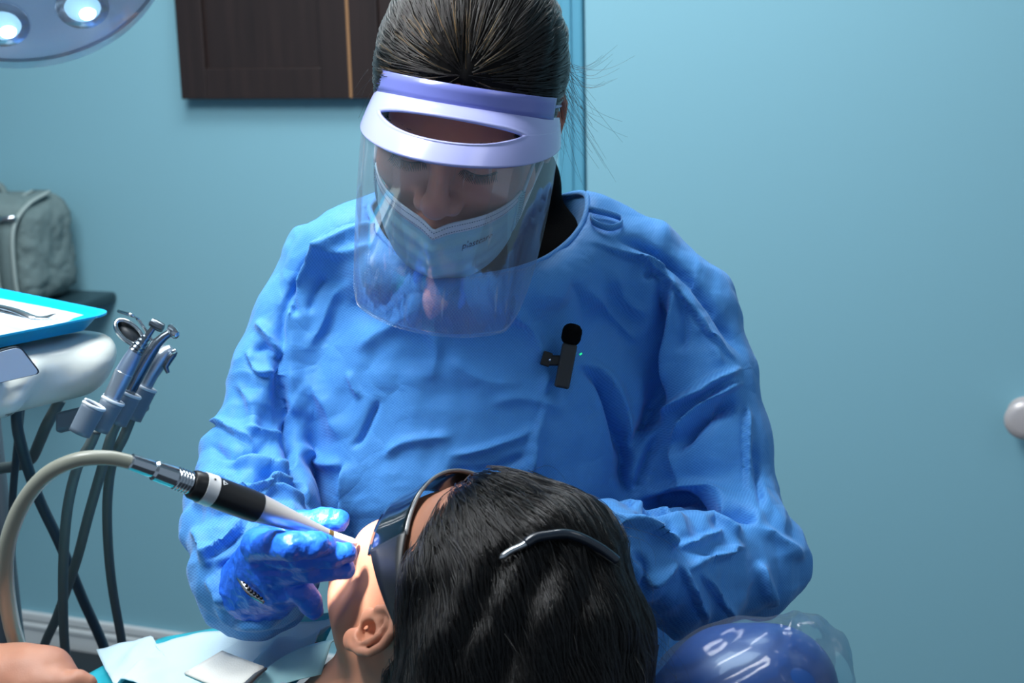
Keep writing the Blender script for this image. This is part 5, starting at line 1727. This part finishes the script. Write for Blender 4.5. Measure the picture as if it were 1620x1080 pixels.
c_, n_ = hp_mark(0.336, 0.75, 25.9)
tube('index_dot', [c_ - n_ * 0.0004, c_ + n_ * 0.0004], 0.0009, M_BLACK, sr_, seg=10)
a_, b_, c3 = hp_mark(0.376, 0.62, 25.2)[0], hp_mark(0.376, 0.95, 25.2)[0], hp_mark(0.392, 0.78, 25.2)[0]
tube('index_mark', [a_, b_, c3, a_], 0.0003, M_HOLDL, hp, seg=6)
# its hose: a bow over to the left and down to the patient's hand
hz_ = spline([hpx(0.0) + hax * 0.004, P(170, 724, 0.985), P(120, 728, 0.985), P(72, 752, 0.99), P(34, 800, 1.0), P(12, 860, 1.01), P(9, 920, 1.025), P(18, 985, 1.06), P(34, 1045, 1.105), P(36, 1090, 1.145), P(-10, 1125, 1.18), P(-120, 1130, 1.22), P(-300, 1090, 1.30), P(-480, 1040, 1.40)], 140)
ho = tube('hose', hz_, np.concatenate([np.linspace(0.0050, 0.0066, 90), np.full(50, 0.0066)]), M_HOSE2, hp, seg=20)
# ================================================================== microphone clipped to the gown
mp_, mn_ = on_gown(895, 572)
mic = empty('lapel_microphone', mp_, 'small black wireless microphone with foam tip clipped to the blue gown', 'microphone')
MD = project(mp_[None])[0][2] - 0.015


def mP(x, y, up=0.0): return P(x, y, MD - up)


ma = unit(mP(906, 520) - mP(888, 612)); mb = unit(np.cross(ma, CF)); mc = np.cross(ma, mb)
if mc @ CF > 0: mc = -mc
bm_obj('body', box_bm((mP(895, 578), mb, ma, mc), (-0.0068, -0.0205, -0.005), (0.0068, 0.020, 0.006), 0.0022, 3), material('charcoal_plastic', (44, 47, 50), 0.38), mic, smooth=False)
v, f = surf(lambda p: s_box(p, (0, 0, 0), (0.0088, 0.0098, 0.0082), 0.0072), (-0.012,) * 3, (0.012,) * 3, 0.0006)
n = vnormals(v, f); v += n * (0.0003 * fbm(v, 900, 3, 2))[:, None]
mesh_obj('foam_windscreen', mP(904.5, 529) + v @ np.stack([mb, ma, mc], 1).T, f, material('black_foam', (10, 10, 11), 0.95, spec=0.1), mic)
cl = bm_obj('clip', box_bm((mP(876, 570), CR, CU, -CF), (-0.0065, -0.0048, -0.004), (0.009, 0.0048, 0.0015), 0.0015), M_BLACK, mic)
bm_obj('jaw', box_bm((mP(863, 568), unit(CR * 0.9 - CU * 0.3), unit(CU * 0.9 + CR * 0.3), -CF), (-0.0035, -0.006, -0.004), (0.005, 0.007, 0.002), 0.001), M_BLACK, cl)
tube('hinge_pin', [mP(870, 569, 0.001), mP(870, 569, 0.004)], 0.0012, M_CHROME, cl, seg=12)
tube('indicator_light', [mP(917, 561, -0.004), mP(920.5, 558.5, -0.004)], 0.0008, material('green_light', (30, 200, 120), 0.4, emit=((40, 230, 140), 1.2)), mic, seg=8)

# ================================================================== operating light
M_LHEAD = material('pale_lamp_shell', (214, 220, 230), 0.35, emit=((130, 165, 195), 0.45))  # emission stands in for light scattered inside the head; hub and arm share it
M_REFL = material('lamp_reflector', (225, 232, 240), 0.18, metal=1.0)
M_LED = bpy.data.materials.new('lit_lens'); M_LED.use_nodes = True
_b = M_LED.node_tree.nodes['Principled BSDF']; _b.inputs['Base Color'].default_value = (0.5, 0.65, 0.8, 1); _b.inputs['Roughness'].default_value = 0.2
_b.inputs['Emission Color'].default_value = (0.45, 0.78, 1.0, 1); _b.inputs['Emission Strength'].default_value = 1.5
M_LED2 = bpy.data.materials.new('bright_led'); M_LED2.use_nodes = True
_b = M_LED2.node_tree.nodes['Principled BSDF']; _b.inputs['Emission Color'].default_value = (0.85, 0.97, 1.0, 1); _b.inputs['Emission Strength'].default_value = 14
LC = P(14, -112, 0.88)
LN = unit(CR * 0.40 - CU * 0.62 - CF * 0.55 * 0.9)            # the way the lamp faces
LN = unit(CR * 0.22 - CU * 0.60 - CF * 0.52)
LX = unit(np.cross(LN, CF)); LY = np.cross(LN, LX)
lamp = empty('operating_light', LC, 'round dental operating light with glowing lenses hanging at the upper left', 'lamp')
RL = 0.098


def lp3(x, y, z): return LC + LX * x + LY * y + LN * z


def lathe_at(cx, cy, prof, name, mat, parent, seg=48):
    v, f = tube_geo([lp3(cx, cy, z) for _, z in prof], [max(r, 1e-4) for r, _ in prof], seg)
    # keep the section directions fixed
    return mesh_obj(name, v, f, mat, parent)


dome = lathe_at(0, 0, [(0.03, -0.055), (0.07, -0.048), (0.092, -0.03), (RL, -0.004), (RL, 0.0), (RL - 0.003, 0.0015), (0.002, 0.0018)], 'lamp_head', M_LHEAD, lamp, 96)
tube('rim', [lp3(RL * math.cos(a), RL * math.sin(a), 0.001) for a in np.linspace(0, 2 * math.pi, 97)], 0.0013, material('lamp_rim', (120, 140, 160), 0.3), lamp, seg=8)
for k in range(8):
    a = rad(45 * k + 14)
    r0 = 0.068
    cx, cy = r0 * math.cos(a), r0 * math.sin(a)
    cup = lathe_at(cx, cy, [(0.0165, 0.0), (0.0175, 0.004), (0.0165, 0.0055), (0.0140, 0.0050), (0.012, 0.003), (0.001, 0.0025)], 'reflector', M_REFL, lamp, 32)
    lathe_at(cx, cy, [(0.0125, 0.0030), (0.0118, 0.0052), (0.006, 0.0068), (0.001, 0.0072)], 'lens', M_LED, cup, 32)
    a2 = lp3(cx, cy, 0.007)
    vv, ff = tube_geo([lp3(cx + 0.001, cy - 0.0045, 0.0062), lp3(cx + 0.001, cy - 0.0045, 0.0076)], [0.0055, 0.0045], 20)
    mesh_obj('led', vv, ff, M_LED2, cup)
lathe_at(0, 0, [(0.026, 0.0), (0.026, 0.006), (0.02, 0.009), (0.001, 0.009)], 'sensor_hub', M_LHEAD, lamp)
cvv, cff = tube_geo([lp3(0, 0, z) for z in (0.010, 0.0112, 0.0122, 0.0128)], [RL, RL - 0.0015, RL * 0.7, 0.002], 96)
mesh_obj('clear_cover', cvv, cff, clear_plastic('lamp_cover', (236, 243, 250), gloss=0.06, rough=0.05, haze=0.16), lamp)
tube('arm', spline([lp3(0, 0, -0.05), lp3(0, 0.02, -0.12), lp3(-0.06, 0.04, -0.22), lp3(-0.2, 0.08, -0.30), (LC[0] - 0.35, LC[1] + 0.1, 2.3), (LC[0] - 0.35, LC[1] + 0.1, 2.695)], 40), 0.016, M_LHEAD, lamp, seg=16)
aim_lamp(P(60, -10, 0.86), P(545, 880, 1.1))
